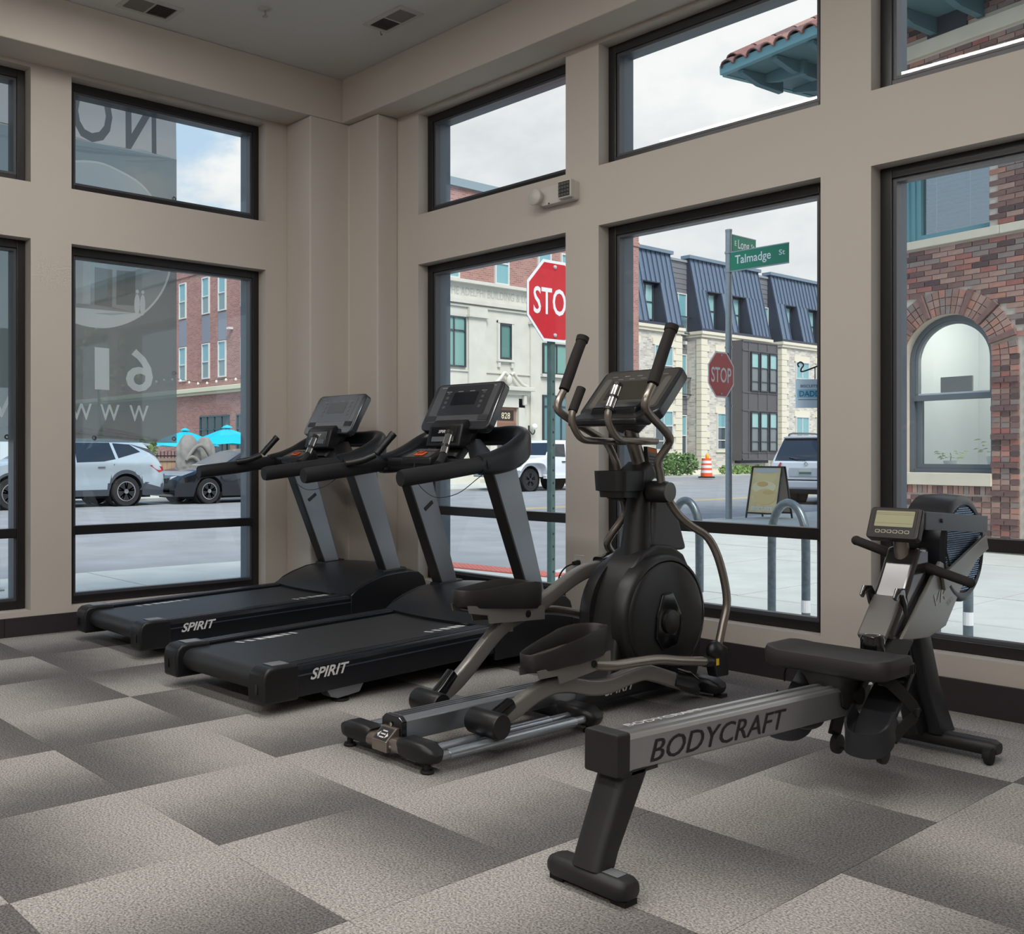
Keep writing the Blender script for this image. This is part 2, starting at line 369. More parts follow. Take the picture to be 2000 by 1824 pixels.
# ---------------------------------------------------------------- treadmills (local: x across, y towards the console, z up)
beltM = mat('running_belt', (40, 41, 43), .5, bump=.04, bs=500)
railM = mat('side_rail', (36, 38, 43), .24, .35)
conM = mat('console_face', (52, 54, 58), .14, spec=.7)
con2 = mat('console_overlay', (84, 86, 90), .18)
scrM = mat('dark_screen', (34, 36, 41), .08)
keyM = mat('orange_key', (214, 96, 36), .4)
def treadmill(loc, rz, label):
    T = thing('treadmill', label, 'treadmill', loc, rz, 'treadmills in the window corner')
    A = T
    ramp = lambda y: .200+.0245*y
    # deck frame and side rails
    for s in (-1, 1):
        b = B()
        sec = [(-.05, -.14), (.05, -.14), (.05, -.022), (.042, -.004), (.034, 0), (-.05, 0)]
        b.sweep([(s*.37, .13, ramp(.13)), (s*.37, 1.47, ramp(1.47))], [(q[0]*1, q[1]) for q in (sec if s > 0 else [(-x, z) for x, z in sec][::-1])])
        o = ob('side_rail', b, railM, A, bev=.003)
        b = B()
        for k in range(4): b.sweep([(s*(.336+.018*k), .15, ramp(.15)+.0015), (s*(.336+.018*k), 1.42, ramp(1.42)+.0015)], [(-.004, -.002), (.004, -.002), (.004, .0015), (-.004, .0015)])
        ob('grip_ridges', b, mat('rail_ridge', (62, 64, 70), .3, .3), o)
        b = B().sweep([(s*.4205, .13, ramp(.13)-.045), (s*.4205, 1.47, ramp(1.47)-.045)], [(-.002, -.003), (.002, -.003), (.002, .003), (-.002, .003)]); ob('rail_groove', b, mat('rail_line', (78, 84, 96), .3, .4), o)
        # end cap
        P = [(-.03, .055), (.16, .055), (.16, .212), (.05, .214), (.0, .208), (-.025, .19), (-.035, .15)]
        b = B().prism(P, 'x', s*.30, s*.424) ; o = ob('end_cap', b, blkM, A, sm=1, bev=.012, seg=3)
        b = B().cb((s*.36, .08, .2145), (.07, .09, .003)); ob('adjuster_label', b, mat('grey_decal', (120, 122, 126), .4), o)
        b = B().cb((s*.375, -.034, .12), (.014, .006, .045)); ob('slot', b, glsB, o)
        # rear foot: silver bracket over a levelling foot
        P = [(.33, .075), (.56, .075), (.53, .03), (.40, .018), (.36, .03)]
        b = B().prism(P, 'x', s*.40, s*.33); o = ob('foot_bracket', b, silM, A, bev=.004)
        b = B().lathe([(.018, .02), (.018, .012), (.04, .012), (.044, .004), (.04, 0), (.001, 0)], (s*.365, .44, 0), n=16); ob('levelling_foot', b, rubM, o, sm=1)
        # front transport wheel
        b = B().lathe([(.001, -.014), (.03, -.014), (.034, -.006), (.034, .006), (.03, .014), (.001, .014)], (s*.36, 1.83, .034), 'x', 18); ob('transport_wheel', b, rubM, A, sm=1)
    b = B().box(-.34, .12, .07, .34, 1.98, .155); ob('deck_frame', b, blkM, A)
    # belt wraps the rear roller
    prof = []
    for k in range(9):
        a = radians(-100+k*22.5-0); 
    R = .052; yc = .055; zc = ramp(.05)-R-.012
    for k in range(10):
        a = radians(-90-20*k); prof.append((yc+R*cos(a), zc+R*sin(a)))
    prof += [(1.62, ramp(1.62)-.012), (1.62, ramp(1.62)-.03), (.1, ramp(.1)-.04), (.1, zc-R)]
    ob('belt', B().prism(prof, 'x', -.300, .300), beltM, A, sm=1)
    for (x0, y0) in ((-.272, .28), (.215, 1.12)):
        b = B()
        for k in range(7):
            y = y0+k*.055; h = .012+.006*min(k, 6-k); z = ramp(y)-.0105
            b.add([(x0, y, z), (x0+.045, y+.02, z+.0005), (x0+.045, y+.02+h*1.6, z+.001), (x0, y+h*1.6, z+.0005)], [(0, 1, 2, 3)])
        ob('belt_marking', b, whtM, A)
    # motor hood, crowned across, with side panels
    HP = [(1.43, .238), (1.50, .272), (1.58, .303), (1.70, .335), (1.82, .347), (1.94, .351), (2.02, .342), (2.065, .31), (2.09, .25), (2.10, .17), (2.085, .07)]
    rings = []
    for k in range(13):
        u = -.415+.83*k/12; c = 1-(u/.415)**2
        ring = [(u, y-(.06*c if i == 0 else .05*c if i == 1 else .03*c if i == 2 else 0)+(.02*c if i > 6 else 0), z+(.034*c*min(1, i/3)) if i < 8 else z) for i, (y, z) in enumerate(HP)]
        ring += [(u, 2.06, .06), (u, 1.5, .06), (u, 1.44, .10)]
        rings.append(ring)
    ob('motor_hood', B().loft(rings), mat('hood_plastic', (36, 38, 42), .33), A, sm=50)
    for s in (-1, 1):
        P = [(1.44, .058), (1.44, .235)]+[(y, z+.004) for y, z in HP[1:]]+[(2.07, .058)]
        b = B().prism(P, 'x', s*.405, s*.428); ob('hood_side_panel', b, mat('panel_black', (24, 25, 29), .3), A, sm=1, bev=.006)
        b = B().sweep([(s*.335, 1.755, .352), (s*.335, 1.95, .362)], rr(.085, .03, .01)); ob('upright_collar', b, blkM, A, sm=1)
    # uprights
    for s in (-1, 1):
        P = [(1.79, .335), (1.925, .335), (1.67, 1.09), (1.49, 1.03)]
        b = B().prism(P, 'x', s*.305, s*.368); o = ob('upright', b, silM, A, bev=.008, seg=3)
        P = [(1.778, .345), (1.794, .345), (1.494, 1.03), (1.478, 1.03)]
        b = B().prism(P, 'x', s*.300, s*.373); ob('rear_shade', b, mat('shade_strip', (38, 36, 36), .35), o, bev=.003)  # dark strip colours in the shade on the upright's rear face
        if s < 0:
            b = B().cb((-.303, 1.67, .83), (.006, .075, .02), M.Rotation(radians(35), 3, 'X')); ob('cable_slot', b, blkM, o)
            for yy in (0, .06):
                b = B().lathe([(.001, 0), (.013, 0), (.013, .006), (.001, .008)], (-.305, 1.58+yy, .995-.02*(yy > 0)), 'x', 12); ob('bolt', b, chrM, o, sm=1)
    # handrails
    for s in (-1, 1):
        b = B().sweep([(s*.385, .80, 1.016), (s*.385, .82, 1.018), (s*.385, 1.10, 1.047), (s*.385, 1.40, 1.082)], circ(.034, 16, .043), scale=[.9, 1, 1, 1]); ob('handrail', b, blk2, A, sm=50)
        path, _ = catmull([(s*.385, 1.36, 1.078), (s*.392, 1.48, 1.092), (s*.398, 1.60, 1.125), (s*.385, 1.70, 1.175), (s*.33, 1.755, 1.215), (s*.24, 1.765, 1.235), (s*.12, 1.75, 1.235), (0, 1.74, 1.235)], 0, 4)
        sc = [1+.45*sin(pi*min(1, k/22)) for k in range(len(path))]
        b = B().sweep(path, rr(.062, .105, .03), scale=sc); ob('arm_shell', b, mat('shell_black', (30, 32, 36), .3), A, sm=50)
        b = B().sweep([(s*.385, 1.385, 1.08), (s*.387, 1.41, 1.083)], circ(.041, 16, .052)); ob('rail_collar', b, blkM, A, sm=50)
        # pulse grip
        b = B().tube([(s*.36, 1.08, 1.082), (s*.31, 1.15, 1.098), (s*.265, 1.215, 1.13)], [.02, .02, .018], 12, 4); o = ob('grip_arm', b, blkM, A, sm=50)
        b = B().tube([(s*.262, 1.22, 1.135), (s*.224, 1.30, 1.235)], .0205, 14); ob('pulse_sensor', b, chrM if s > 0 else blkM, o, sm=50)
        b = B().tube([(s*.225, 1.297, 1.232), (s*.218, 1.312, 1.25)], .022, 14); ob('grip_cap', b, blkM, o, sm=50)
        b = B().tube([(s*.25, 1.245, 1.166), (s*.245, 1.255, 1.18)], .0212, 14); ob('grip_band', b, blkM, o, sm=50)
    b = B().sweep([(-.37, 1.43, 1.08), (-.2, 1.44, 1.075), (.2, 1.44, 1.075), (.37, 1.43, 1.08)], rr(.09, .07, .02)); ob('crossbar', b, blkM, A, sm=50)
    # tray wings between the shell and the neck
    for s in (-1, 1):
        b = B().sweep([(s*.30, 1.47, 1.10), (s*.20, 1.56, 1.15), (s*.08, 1.62, 1.21)], rr(.12, .02, .008)); ob('bottle_tray', b, blkM, A, sm=50)
    # neck and console
    ax = V((0, .16, .27)).normalized(); nrm = V((0, -.27, .16)).normalized()
    def slab(u0, v0, w, h, r, d0, d1, n=5):
        """rounded plate lying on the console plane; v along the slope, d along its normal"""
        o = V((0, 1.552, 1.272)); ps = rr(w, h, r, n)
        return [[o+V((1, 0, 0))*(u0+q[0])+ax*(v0+q[1])+nrm*d for q in ps] for d in (d0, d1)]
    b = B().sweep([(0, 1.50, 1.10), (0, 1.60, 1.20), (0, 1.66, 1.31)], rr(.2, .07, .02)); ob('neck', b, blkM, A, sm=50)
    con = ob('console', B().loft(slab(0, .157, .53, .314, .04, -.05, 0)), conM, A, sm=1, bev=.008, seg=3)
    ob('overlay', B().loft(slab(0, .175, .47, .25, .012, 0, .0012)), con2, con)
    ob('display_bezel', B().loft(slab(.01, .195, .36, .20, .012, .0012, .0022)), conM, con)
    ob('display', B().loft(slab(.0, .205, .19, .085, .006, .0022, .003)), scrM, con)
    for u in (-.155, .155):
        for k in range(4): ob('key', B().loft(slab(u*.88, .15+k*.032, .022, .018, .005, .0022, .0035, 2)), con2, con)
    b = B()
    for k in range(6): b.loft(slab(-.19+k*.075, .285, .045, .006, .002, .0012, .002, 1))
    for k in range(4): b.loft(slab(-.14+k*.09, .255, .04, .005, .002, .0022, .003, 1))
    ob('printing', b, mat('pale_print', (128, 130, 132), .5), con, kind='stuff')
    for u in (-.2, .2): ob('speaker_grille', B().loft(slab(u, .075, .075, .035, .004, .0012, .003, 2)), mat('grille', (44, 45, 48), .6), con)
    # media shelf with its name plate
    P = [(1.47, 1.175), (1.505, 1.30), (1.56, 1.33), (1.60, 1.24), (1.54, 1.16)]
    sh = ob('media_shelf', B().prism(P, 'x', -.13, .13), blkM, A, sm=1, bev=.012, seg=3)
    ob('shelf_recess', B().add([(-.10, 1.4745, 1.198), (.10, 1.4745, 1.198), (.10, 1.4975, 1.285), (-.10, 1.4975, 1.285)], [(0, 1, 2, 3)]), glsB, sh)
    ob('shelf_slot', B().add([(-.085, 1.474, 1.205), (.085, 1.474, 1.205), (.085, 1.481, 1.232), (-.085, 1.481, 1.232)], [(0, 1, 2, 3)]), mat('slot_grey', (95, 97, 100), .3), sh)
    txt('name_plate', 'SPIRIT', (0, 1.4875, 1.252), (1, 0, 0), (0, .265, .96), .018, whtM, sh, width=.085, shear=.3, bold=.02)
    # control pod with the orange key
    P = [(1.27, 1.075), (1.27, 1.115), (1.39, 1.165), (1.42, 1.10), (1.40, 1.06)]
    pod = ob('control_pod', B().prism(P, 'x', -.115, .115), blkM, A, sm=1, bev=.012, seg=3)
    ob('pod_plate', B().add([(-.095, 1.277, 1.1195), (.095, 1.277, 1.1195), (.08, 1.382, 1.1632), (-.08, 1.382, 1.1632)], [(0, 1, 2, 3)]), conM, pod)
    b = B()
    for k in range(6): b.cb((-.065+.026*k, 1.355, 1.153), (.016, .012, .004), M.Rotation(radians(22), 3, 'X'))
    ob('pod_buttons', b, con2, pod)
    b = B().lathe([(.04, 0), (.043, .004), (.036, .005)], n=20); 
    b = B().cb((0, 1.31, 1.137), (.068, .045, .006), M.Rotation(radians(22.6), 3, 'X')); ob('safety_key', b, keyM, pod, bev=.004)
    b = B().cb((0, 1.315, 1.143), (.042, .026, .012), M.Rotation(radians(22.6), 3, 'X')); ob('key_clip', b, mat('key_red', (150, 58, 30), .4), pod, bev=.004)
    b = B().tube([(0, 1.29, 1.128), (-.003, 1.262, 1.06), (.01, 1.27, .99), (.05, 1.30, .93), (.11, 1.34, .90), (.18, 1.42, .925), (.24, 1.50, 1.0), (.29, 1.52, 1.04)], .0022, 6, 5); ob('safety_cord', b, blkM, pod)
    # side lettering
    txt('lettering', 'SPIRIT', (.4222, .335, .137), (0, 1, .0245), (0, 0, 1), .048, whtM, A, width=.225, shear=.35, bold=.025)
    txt('lettering', 'SPIRIT', (-.4222, .335, .137), (0, -1, -.0245), (0, 0, 1), .048, whtM, A, width=.225, shear=.35, bold=.025)
    return T
t2 = treadmill((2.19, -2.45, 0), radians(2), 'treadmill nearer the camera with the dark console and orange key')
t1 = dup(t2, (.755, -2.30, 0), radians(.4), label='treadmill in the corner with a glare-washed console')
# ---------------------------------------------------------------- elliptical trainer
EX = 3.37
def e(u, y, z): return (EX+u, y, z)
def el(l): return [e(*q) for q in l]
E_ = thing('elliptical_trainer', 'silver and black elliptical trainer with two swing arms before the wall outlet', 'elliptical', (EX, -1.5, 0), world=True)
tubM = mat('warm_silver_tube', (140, 132, 124), .27, .7)
gryM = mat('grey_arm_paint', (136, 132, 128), .36, .45)
aluM = mat('brushed_aluminium', (172, 176, 182), .3, .85)
hsgM = mat('housing_black', (27, 26, 27), .42)
mstM = mat('mast_grey', (74, 74, 77), .45)
fmM = mat('foam_grip', (34, 29, 28), .8, bump=.15, bs=260)
# rear stabiliser
ob('rear_crossbar', B().sweep(el([(-.2, -2.405, .062), (.2, -2.405, .062)]), rr(.075, .05, .018)), tubM, E_, sm=50)
def capend(y, s, u0, u1, z, nm='stabiliser_cap', w=.095, h=.07):
    b = B().sweep(el([(s*u0, y, z), (s*(u0+.02), y, z+.003), (s*(u1-.05), y, z+.002), (s*(u1-.012), y+.0, z-.006), (s*u1, y, z-.012)]), rr(w, h, .024), scale=[.86, 1, 1, .78, .45]); return ob(nm, b, blkM, E_, sm=50)
def foot(u, y): ob('levelling_foot', B().lathe([(.012, .04), (.012, .012), (.022, .012), (.026, .005), (.024, 0), (.001, 0)], e(u, y, 0), n=14), rubM, E_, sm=1)
for s in (-1, 1):
    capend(-2.40, s, .085, .262, .066); foot(s*.222, -2.415)
    capend(-1.525, s, .10, .275, .062, w=.11, h=.075); foot(s*.235, -1.535)
    capend(-.60, s, .10, .262, .052, w=.105, h=.07); ob('foot_pad', B().cb(e(s*.235, -.575, .008), (.04, .05, .016)), rubM, E_)
    ob('bolt', B().lathe([(.009, 0), (.009, .004), (.001, .005)], e(s*.02+.02, -2.446, .055), 'y', 10), chrM, E_)
    for u in (.165, .237):
        ob('roller_rail', B().cyl(e(s*u, -2.37, .053), e(s*u, -1.56, .058), .0165, 14), aluM, E_, sm=50)
        ob('rail_sleeve', B().cyl(e(s*u, -2.33, .0535), e(s*u, -1.70+.07*(u > .2), .0565), .0205, 14), mat('pale_sleeve', (176, 184, 192), .25, .8), E_, sm=50)
        ob('rail_socket', B().cyl(e(s*u, -1.575, .058), e(s*u, -1.55, .058), .022, 14), blkM, E_, sm=50)
ob('front_crossbar', B().sweep(el([(-.2, -.60, .05), (.2, -.60, .05)]), rr(.09, .06, .02)), blkM, E_, sm=50)
ob('middle_crossbar', B().sweep(el([(-.18, -1.525, .06), (.18, -1.525, .06)]), rr(.09, .06, .02)), blkM, E_, sm=50)
# main beam with end cap and label
sec = [(-.056, -.056), (.056, -.056), (.056, .018), (.036, .034), (-.036, .034), (-.056, .018)]
bm_ = ob('main_beam', B().sweep(el([(0, -2.37, .124), (0, -1.40, .130)]), sec), aluM, E_, bev=.004)
b = B()
for u in (-.02, 0, .02): b.sweep(el([(u, -2.36, .1595), (u, -1.5, .1645)]), [(-.006, -.001), (.006, -.001), (.006, .001), (-.006, .001)])
ob('beam_groove', b, mat('groove', (130, 134, 140), .3, .8), bm_)
ob('beam_end_cap', B().sweep(el([(0, -2.392, .124), (0, -2.365, .124)]), [(x*1.03, y*1.03) for x, y in sec]), glsB, E_, bev=.004)
ob('bolt', B().lathe([(.008, 0), (.008, .003), (.001, .005)], e(0, -2.397, .126), 'y', 10), chrM, E_)
P = [(-2.455, .035), (-2.455, .075), (-2.402, .118), (-2.38, .118), (-2.38, .035)]
br = ob('label_bracket', B().prism(P, 'x', EX-.042, EX+.042), tubM, E_, bev=.004)
ob('label_plate', B().add([e(-.034, -2.4515, .079), e(.034, -2.4515, .079), e(.034, -2.409, .1135), e(-.034, -2.409, .1135)], [(0, 1, 2, 3)]), mat('label_dark', (44, 42, 44), .4), br)
b = B()
for s in (-1, 1): b.add([e(s*.03, -2.4355, .0935), e(s*.018, -2.446, .085), e(s*.018, -2.425, .102)], [(0, 1, 2)])
for k in range(3): b.add([e(-.013, -2.4455+k*.011, .0852+k*.009), e(.013, -2.4455+k*.011, .0852+k*.009), e(.013, -2.4415+k*.011, .0885+k*.009), e(-.013, -2.4415+k*.011, .0885+k*.009)], [(0, 1, 2, 3)])
ob('label_print', b, whtM, br)
# pedal arms, rollers, pedals
def arm(s, path, roll, ped, rise):
    pts, _ = catmull(el([(s*.196, y, z) for y, z in path]), 0, 5)
    a = ob('pedal_arm', B().sweep(pts, rr(.042, .07, .012, 3)), gryM, E_, sm=50)
    y, z = roll
    ob('roller_bracket', B().sweep(el([(s*.196, y+.005, z+.0), (s*.196, y+.07, z+.028+rise*.02), (s*.196, y+.13, z+.055+rise*.05)]), rr(.05, .05, .016), scale=[1, 1, .9]), glsB, E_, sm=50)
    ob('roller', B().lathe([(.001, -.078), (.046, -.078), (.05, -.07), (.05, .07), (.046, .078), (.001, .078)], e(s*.196, y, z), 'x', 22), blkM, E_, sm=50)
    # pedal: toe forward, raised rim
    y0, y1, za, zb = ped
    def ring(grow, dz, lift):
        o = []
        for i in range(28):
            a = 2*pi*i/28; c, s_ = cos(a), sin(a); t = (1-c)/2     # t 0 toe .. 1 heel
            yy = y1+(y0-y1)*t; hw = (.082 if c > 0 else .072)*(abs(s_)**.7)*(1 if s_ >= 0 else -1)
            cy2 = (y0+y1)/2
            zz = za+(zb-za)*(1-t)
            q = .5+.5*sin((.62-t)*pi*1.2)
            o.append(e(s*.196+hw*grow, cy2+(yy-cy2)*(1+(grow-1)*.5), zz+dz+lift*max(0, q)))
        return o
    pd = ob('pedal', B().loft([ring(.93, -.055, 0), ring(1.0, -.04, 0), ring(1.03, .012, .045), ring(1.0, .017, .047), ring(.93, .010, .044), ring(.9, -.012, 0)]), mat('pedal_rubber', (36, 33, 32), .5), E_, sm=60)
    ob('tread', B().loft([ring(.84, -.013, 0), ring(.82, -.009, 0)]), mat('tread_pad', (66, 62, 58), .7, bump=.2, bs=200), pd, sm=1)
    sl = (zb-za)/(y1-y0)
    f = lambda y: za+(y-y0)*sl-.045
    yb0, yb1 = y0+.02, y1-.01
    P = [(yb0, f(yb0)), (yb1, f(yb1)), (yb1, f(yb1)-.06), (yb0+.13, f(yb0+.13)-.075), (yb0+.12, f(yb0+.12)-.04), (yb0+.01, f(yb0)-.032)]
    for du in (-.05, .05):
        k = ob('pedal_bracket', B().prism(P, 'x', EX+s*.196+du-.003, EX+s*.196+du+.003), gryM, E_)
    ob('bracket_floor', B().prism([(yb0+.05, f(yb0+.05)-.02), (yb1, f(yb1)-.02), (yb1, f(yb1)-.026), (yb0+.05, f(yb0+.05)-.026)], 'x', EX+s*.196-.05, EX+s*.196+.05), gryM, E_)
    yc = y1-.12
    ob('bracket_hub', B().cyl(e(s*.196-.056, yc, f(yc)-.035), e(s*.196+.056, yc, f(yc)-.035), .016, 14), glsB, E_, sm=50)
    ob('bracket_post', B().cyl(e(s*.196, yc-.07, f(yc)-.04), e(s*.196, yc-.07, f(yc)-.11), .022, 12), gryM, E_, sm=50)
arm(1, [(-2.0, .135), (-1.93, .15), (-1.83, .187), (-1.73, .208), (-1.62, .200), (-1.49, .170), (-1.37, .160), (-1.23, .176), (-1.12, .182), (-1.03, .160), (-.93, .128), (-.84, .10)], (-2.085, .118), (-1.88, -1.40, .335, .365), 0)
arm(-1, [(-1.96, .135), (-1.89, .165), (-1.80, .225), (-1.70, .305), (-1.60, .375), (-1.50, .415), (-1.40, .438), (-1.30, .475), (-1.20, .52), (-1.10, .56), (-1.0, .585), (-.86, .595)], (-2.02, .112), (-1.87, -1.36, .545, .50), 1)
for s, y, z in ((1, -.80, .088), (-1, -.83, .60)):
    ob('crank_cover', B().sweep(el([(s*.19, y-.10, z+.045 if s > 0 else z), (s*.19, y+.0, z+.012), (s*.19, y+.09, z-.03 if s > 0 else z-.01)]), rr(.07, .092, .02), scale=[.95, 1.05, .8]), glsB, E_, sm=50)
# drive housing with its round covers
HP = [(-1.44, .045), (-1.42, .075), (-1.22, .115), (-1.165, .23), (-1.145, .36), (-1.10, .50), (-1.03, .62), (-.95, .69), (-.85, .715), (-.73, .705), (-.64, .66), (-.56, .55), (-.51, .42), (-.49, .28), (-.50, .16), (-.53, .06), (-.56, .045)]
ob('drive_housing', B().prism(HP, 'x', EX-.085, EX+.085), hsgM, E_, sm=50, bev=.02, seg=3)
for s in (-1, 1):
    def disc(r, z, k=1): return [e(s*z, -.845+.29*r*cos(2*pi*i/40), .385+.262*r*sin(2*pi*i/40)) for i in range(40)]
    ob('side_shell', B().loft([disc(1.1, .06), disc(1.1, .105), disc(1.05, .128), disc(1.0, .132), disc(.985, .122), disc(.97, .132), disc(.9, .139), disc(.6, .143), disc(.02, .144)]), hsgM, E_, sm=60)
    P = [(-.90, .50), (-.83, .505), (-.765, .40), (-.76, .34), (-.80, .255), (-.90, .24), (-.955, .30), (-.945, .40)]
    ob('crank_boss', B().prism(P, 'x', EX+s*.14, EX+s*.155), glsB, E_, bev=.008, seg=3)
    ob('boss_hub', B().lathe([(.055, 0), (.055, .012), (.045, .018), (.001, .018)], e(s*.155 if s > 0 else -.173, -.855, .37), 'x', 24), hsgM, E_, sm=50)
    txt('lettering', 'SPIRIT', e(s*.0868, -1.13, .078), (0, s, .03), (0, 0, 1), .04, whtM, E_, width=.22, shear=.35, bold=.02)
# mast
ob('mast_cover', B().loft([el([(q[0]*w, yc+q[1]*w2, z) for q in circ(1, 20)]) for z, w, w2, yc in ((.66, .075, .075, -.90), (.80, .062, .062, -.89), (.93, .055, .055, -.878), (1.0, .05, .05, -.87))]), blkM, E_, sm=50)
P = [(-.87, .68), (-.575, .675), (-.70, .965), (-.84, .975)]
ob('mast_shroud', B().prism(P, 'x', EX-.062, EX+.062), mstM, E_, sm=1, bev=.022, seg=3)
ob('mast', B().sweep(el([(0, -.862, .95), (0, -.872, 1.09), (0, -.925, 1.20), (0, -.95, 1.29)]), circ(.032, 16, .036)), tubM, E_, sm=50)
wl = ob('warning_label', B().add([e(.04, -.868, 1.165), e(.04, -.80, 1.155), e(.045, -.77, 1.03), e(.045, -.852, 1.03)], [(0, 1, 2, 3)]), mat('label_grey', (120, 118, 116), .5), E_)
ob('label_backing', B().prism([(-.87, 1.17), (-.795, 1.16), (-.762, 1.02), (-.855, 1.02)], 'x', EX+.02, EX+.0395), mstM, E_)
ob('label_band', B().add([e(.0405, -.866, 1.166), e(.0405, -.80, 1.156), e(.041, -.797, 1.138), e(.041, -.864, 1.146)], [(0, 1, 2, 3)]), mat('label_orange', (226, 120, 48), .5), wl)
b = B()
for k in range(7): b.add([e(.0435, -.858+.001*k, 1.128-k*.014), e(.0435, -.80+.004*k, 1.122-k*.014), e(.0438, -.80+.004*k, 1.115-k*.014), e(.0438, -.858+.001*k, 1.121-k*.014)], [(0, 1, 2, 3)])
ob('label_text', b, mat('label_ink', (58, 56, 56), .5), wl)
# swing arms
RU = [(.125, -.875, .97), (.128, -.895, 1.05), (.133, -.914, 1.105), (.185, -.908, 1.185), (.212, -.965, 1.228), (.245, -1.15, 1.315), (.258, -1.185, 1.36), (.26, -1.14, 1.43)]
RG = [(.26, -1.135, 1.438), (.26, -1.099, 1.505), (.26, -1.05, 1.60), (.26, -.998, 1.69)]
RD = [(.125, -.862, .96), (.15, -.79, .86), (.18, -.735, .806), (.22, -.652, .745), (.255, -.612, .63), (.27, -.578, .461), (.27, -.615, .34), (.27, -.645, .26)]
for s in (1, -1):
    g = [(s*u, y+(.035 if s < 0 else 0), z) for u, y, z in RU]
    ob('swing_arm_upper', B().tube(el(g), .0185, 12, 5), tubM, E_, sm=50)
    g = [(s*u, y+(.035 if s < 0 else 0), z) for u, y, z in RG]
    ob('foam_grip', B().tube(el(g), [.0255, .0262, .0262, .0255], 14, 4), fmM, E_, sm=50)
    ob('grip_end', B().tube(el([(s*.26, -1.006+(.035 if s < 0 else 0), 1.675), (s*.26, -.995+(.035 if s < 0 else 0), 1.698)]), [.03, .031], 14), fmM, E_, sm=50)
    low = RD if s > 0 else [(-.125, -.862, .96), (-.13, -.815, .90), (-.145, -.80, .83), (-.20, -.837, .73), (-.225, -.815, .685), (-.25, -.712, .606), (-.27, -.70, .48), (-.27, -.76, .40)]
    ob('swing_arm_lower', B().tube(el(low), .0185, 12, 5), tubM, E_, sm=50)
    ob('pivot_cover', B().lathe([(.001, -.045), (.042, -.045), (.05, -.03), (.05, .05), (.001, .05)], e(s*.115, -.872, .962), 'x', 20) if s < 0 else B().lathe([(.001, -.05), (.05, -.05), (.05, .03), (.042, .045), (.001, .045)], e(s*.115, -.872, .962), 'x', 20), hsgM, E_, sm=50)
    ob('pivot_cap', B().lathe([(.001, 0), (.043, 0), (.045, s*.006), (.001, s*.009)], e(s*.161, -.872, .962), 'x', 20), mat('cap_grey', (92, 92, 90), .4), E_, sm=50)
    dy, dz = (0, 0) if s > 0 else (-.13, .15)
    P = [(-.70, .25), (-.66, .268), (-.612, .245), (-.605, .115), (-.70, .118), (-.715, .165)]
    k = ob('linkage_box', B().prism([(y+dy, z+dz) for y, z in P], 'x', EX+s*.245, EX+s*.30), blkM, E_, bev=.01, seg=3)
    ob('linkage_boot', B().ell(e(s*.272, -.68+dy, .235+dz), (.034, .05, .045)), blkM, k, sm=1)
    ob('warning_sticker', B().box(EX+s*.3002-.001, -.712+dy, .175+dz, EX+s*.3002+.001, -.692+dy, .205+dz), mat('sticker_yellow', (240, 196, 30), .5), k)
    lk = [(.235, -1.50, .268), (.25, -1.40, .256), (.255, -1.25, .252), (.26, -1.10, .245), (.268, -.95, .222), (.272, -.74, .192)] if s > 0 else [(-.235, -1.44, .44), (-.25, -1.33, .42), (-.26, -1.15, .40), (-.27, -.87, .345)]
    ob('link_tube', B().tube(el(lk), .0215, 12, 5), tubM, E_, sm=50)
    ob('link_joint', B().cyl(e(s*.272, -.765+dy, .196+dz), e(s*.272, -.715+dy, .188+dz), .026, 14), blkM, E_, sm=50)
# fixed hand grips
for s in (1, -1):
    g = [(s*.1, -.885, 1.193), (s*.1, -1.09, 1.196), (s*.1, -1.16, 1.203), (s*.1, -1.205, 1.235), (s*.1, -1.235, 1.285), (s*.1, -1.23, 1.33)]
    h = ob('fixed_handle', B().tube(el(g), .0165, 12, 4), tubM, E_, sm=50)
    ob('pulse_sensor' if s > 0 else 'handle_grip', B().cyl(e(s*.1, -1.231, 1.328), e(s*.1, -1.17, 1.435), .0215, 14), chrM if s > 0 else fmM, h, sm=50)
    for z0, y0 in ((0, 0), (.5, .5), (1, 1)): 
        if s > 0: ob('grip_band', B().cyl(e(s*.1, -1.233+.061*y0, 1.325+.107*z0), e(s*.1, -1.227+.061*y0, 1.336+.107*z0), .023, 14), blkM, h, sm=50)
ob('handle_bridge', B().cyl(e(-.1, -.93, 1.193), e(.1, -.93, 1.193), .0165, 12), tubM, E_, sm=50)
# bottle bin
def bin_(g, z, yo=0): return el([(q[0]*g, -1.02+yo+q[1]*g, z) for q in rr(.17, .21, .045, 5)])
ob('bottle_bin', B().loft([bin_(.78, .938), bin_(.80, .965), bin_(.95, .968), bin_(1, 1.05), bin_(1.0, 1.058), bin_(.9, 1.058), bin_(.84, .965)]), blkM, E_, sm=50)
ob('bin_saddle', B().sweep(el([(0, -.96, 1.0), (0, -.86, 1.06)]), rr(.14, .09, .02)), blkM, E_, sm=50)
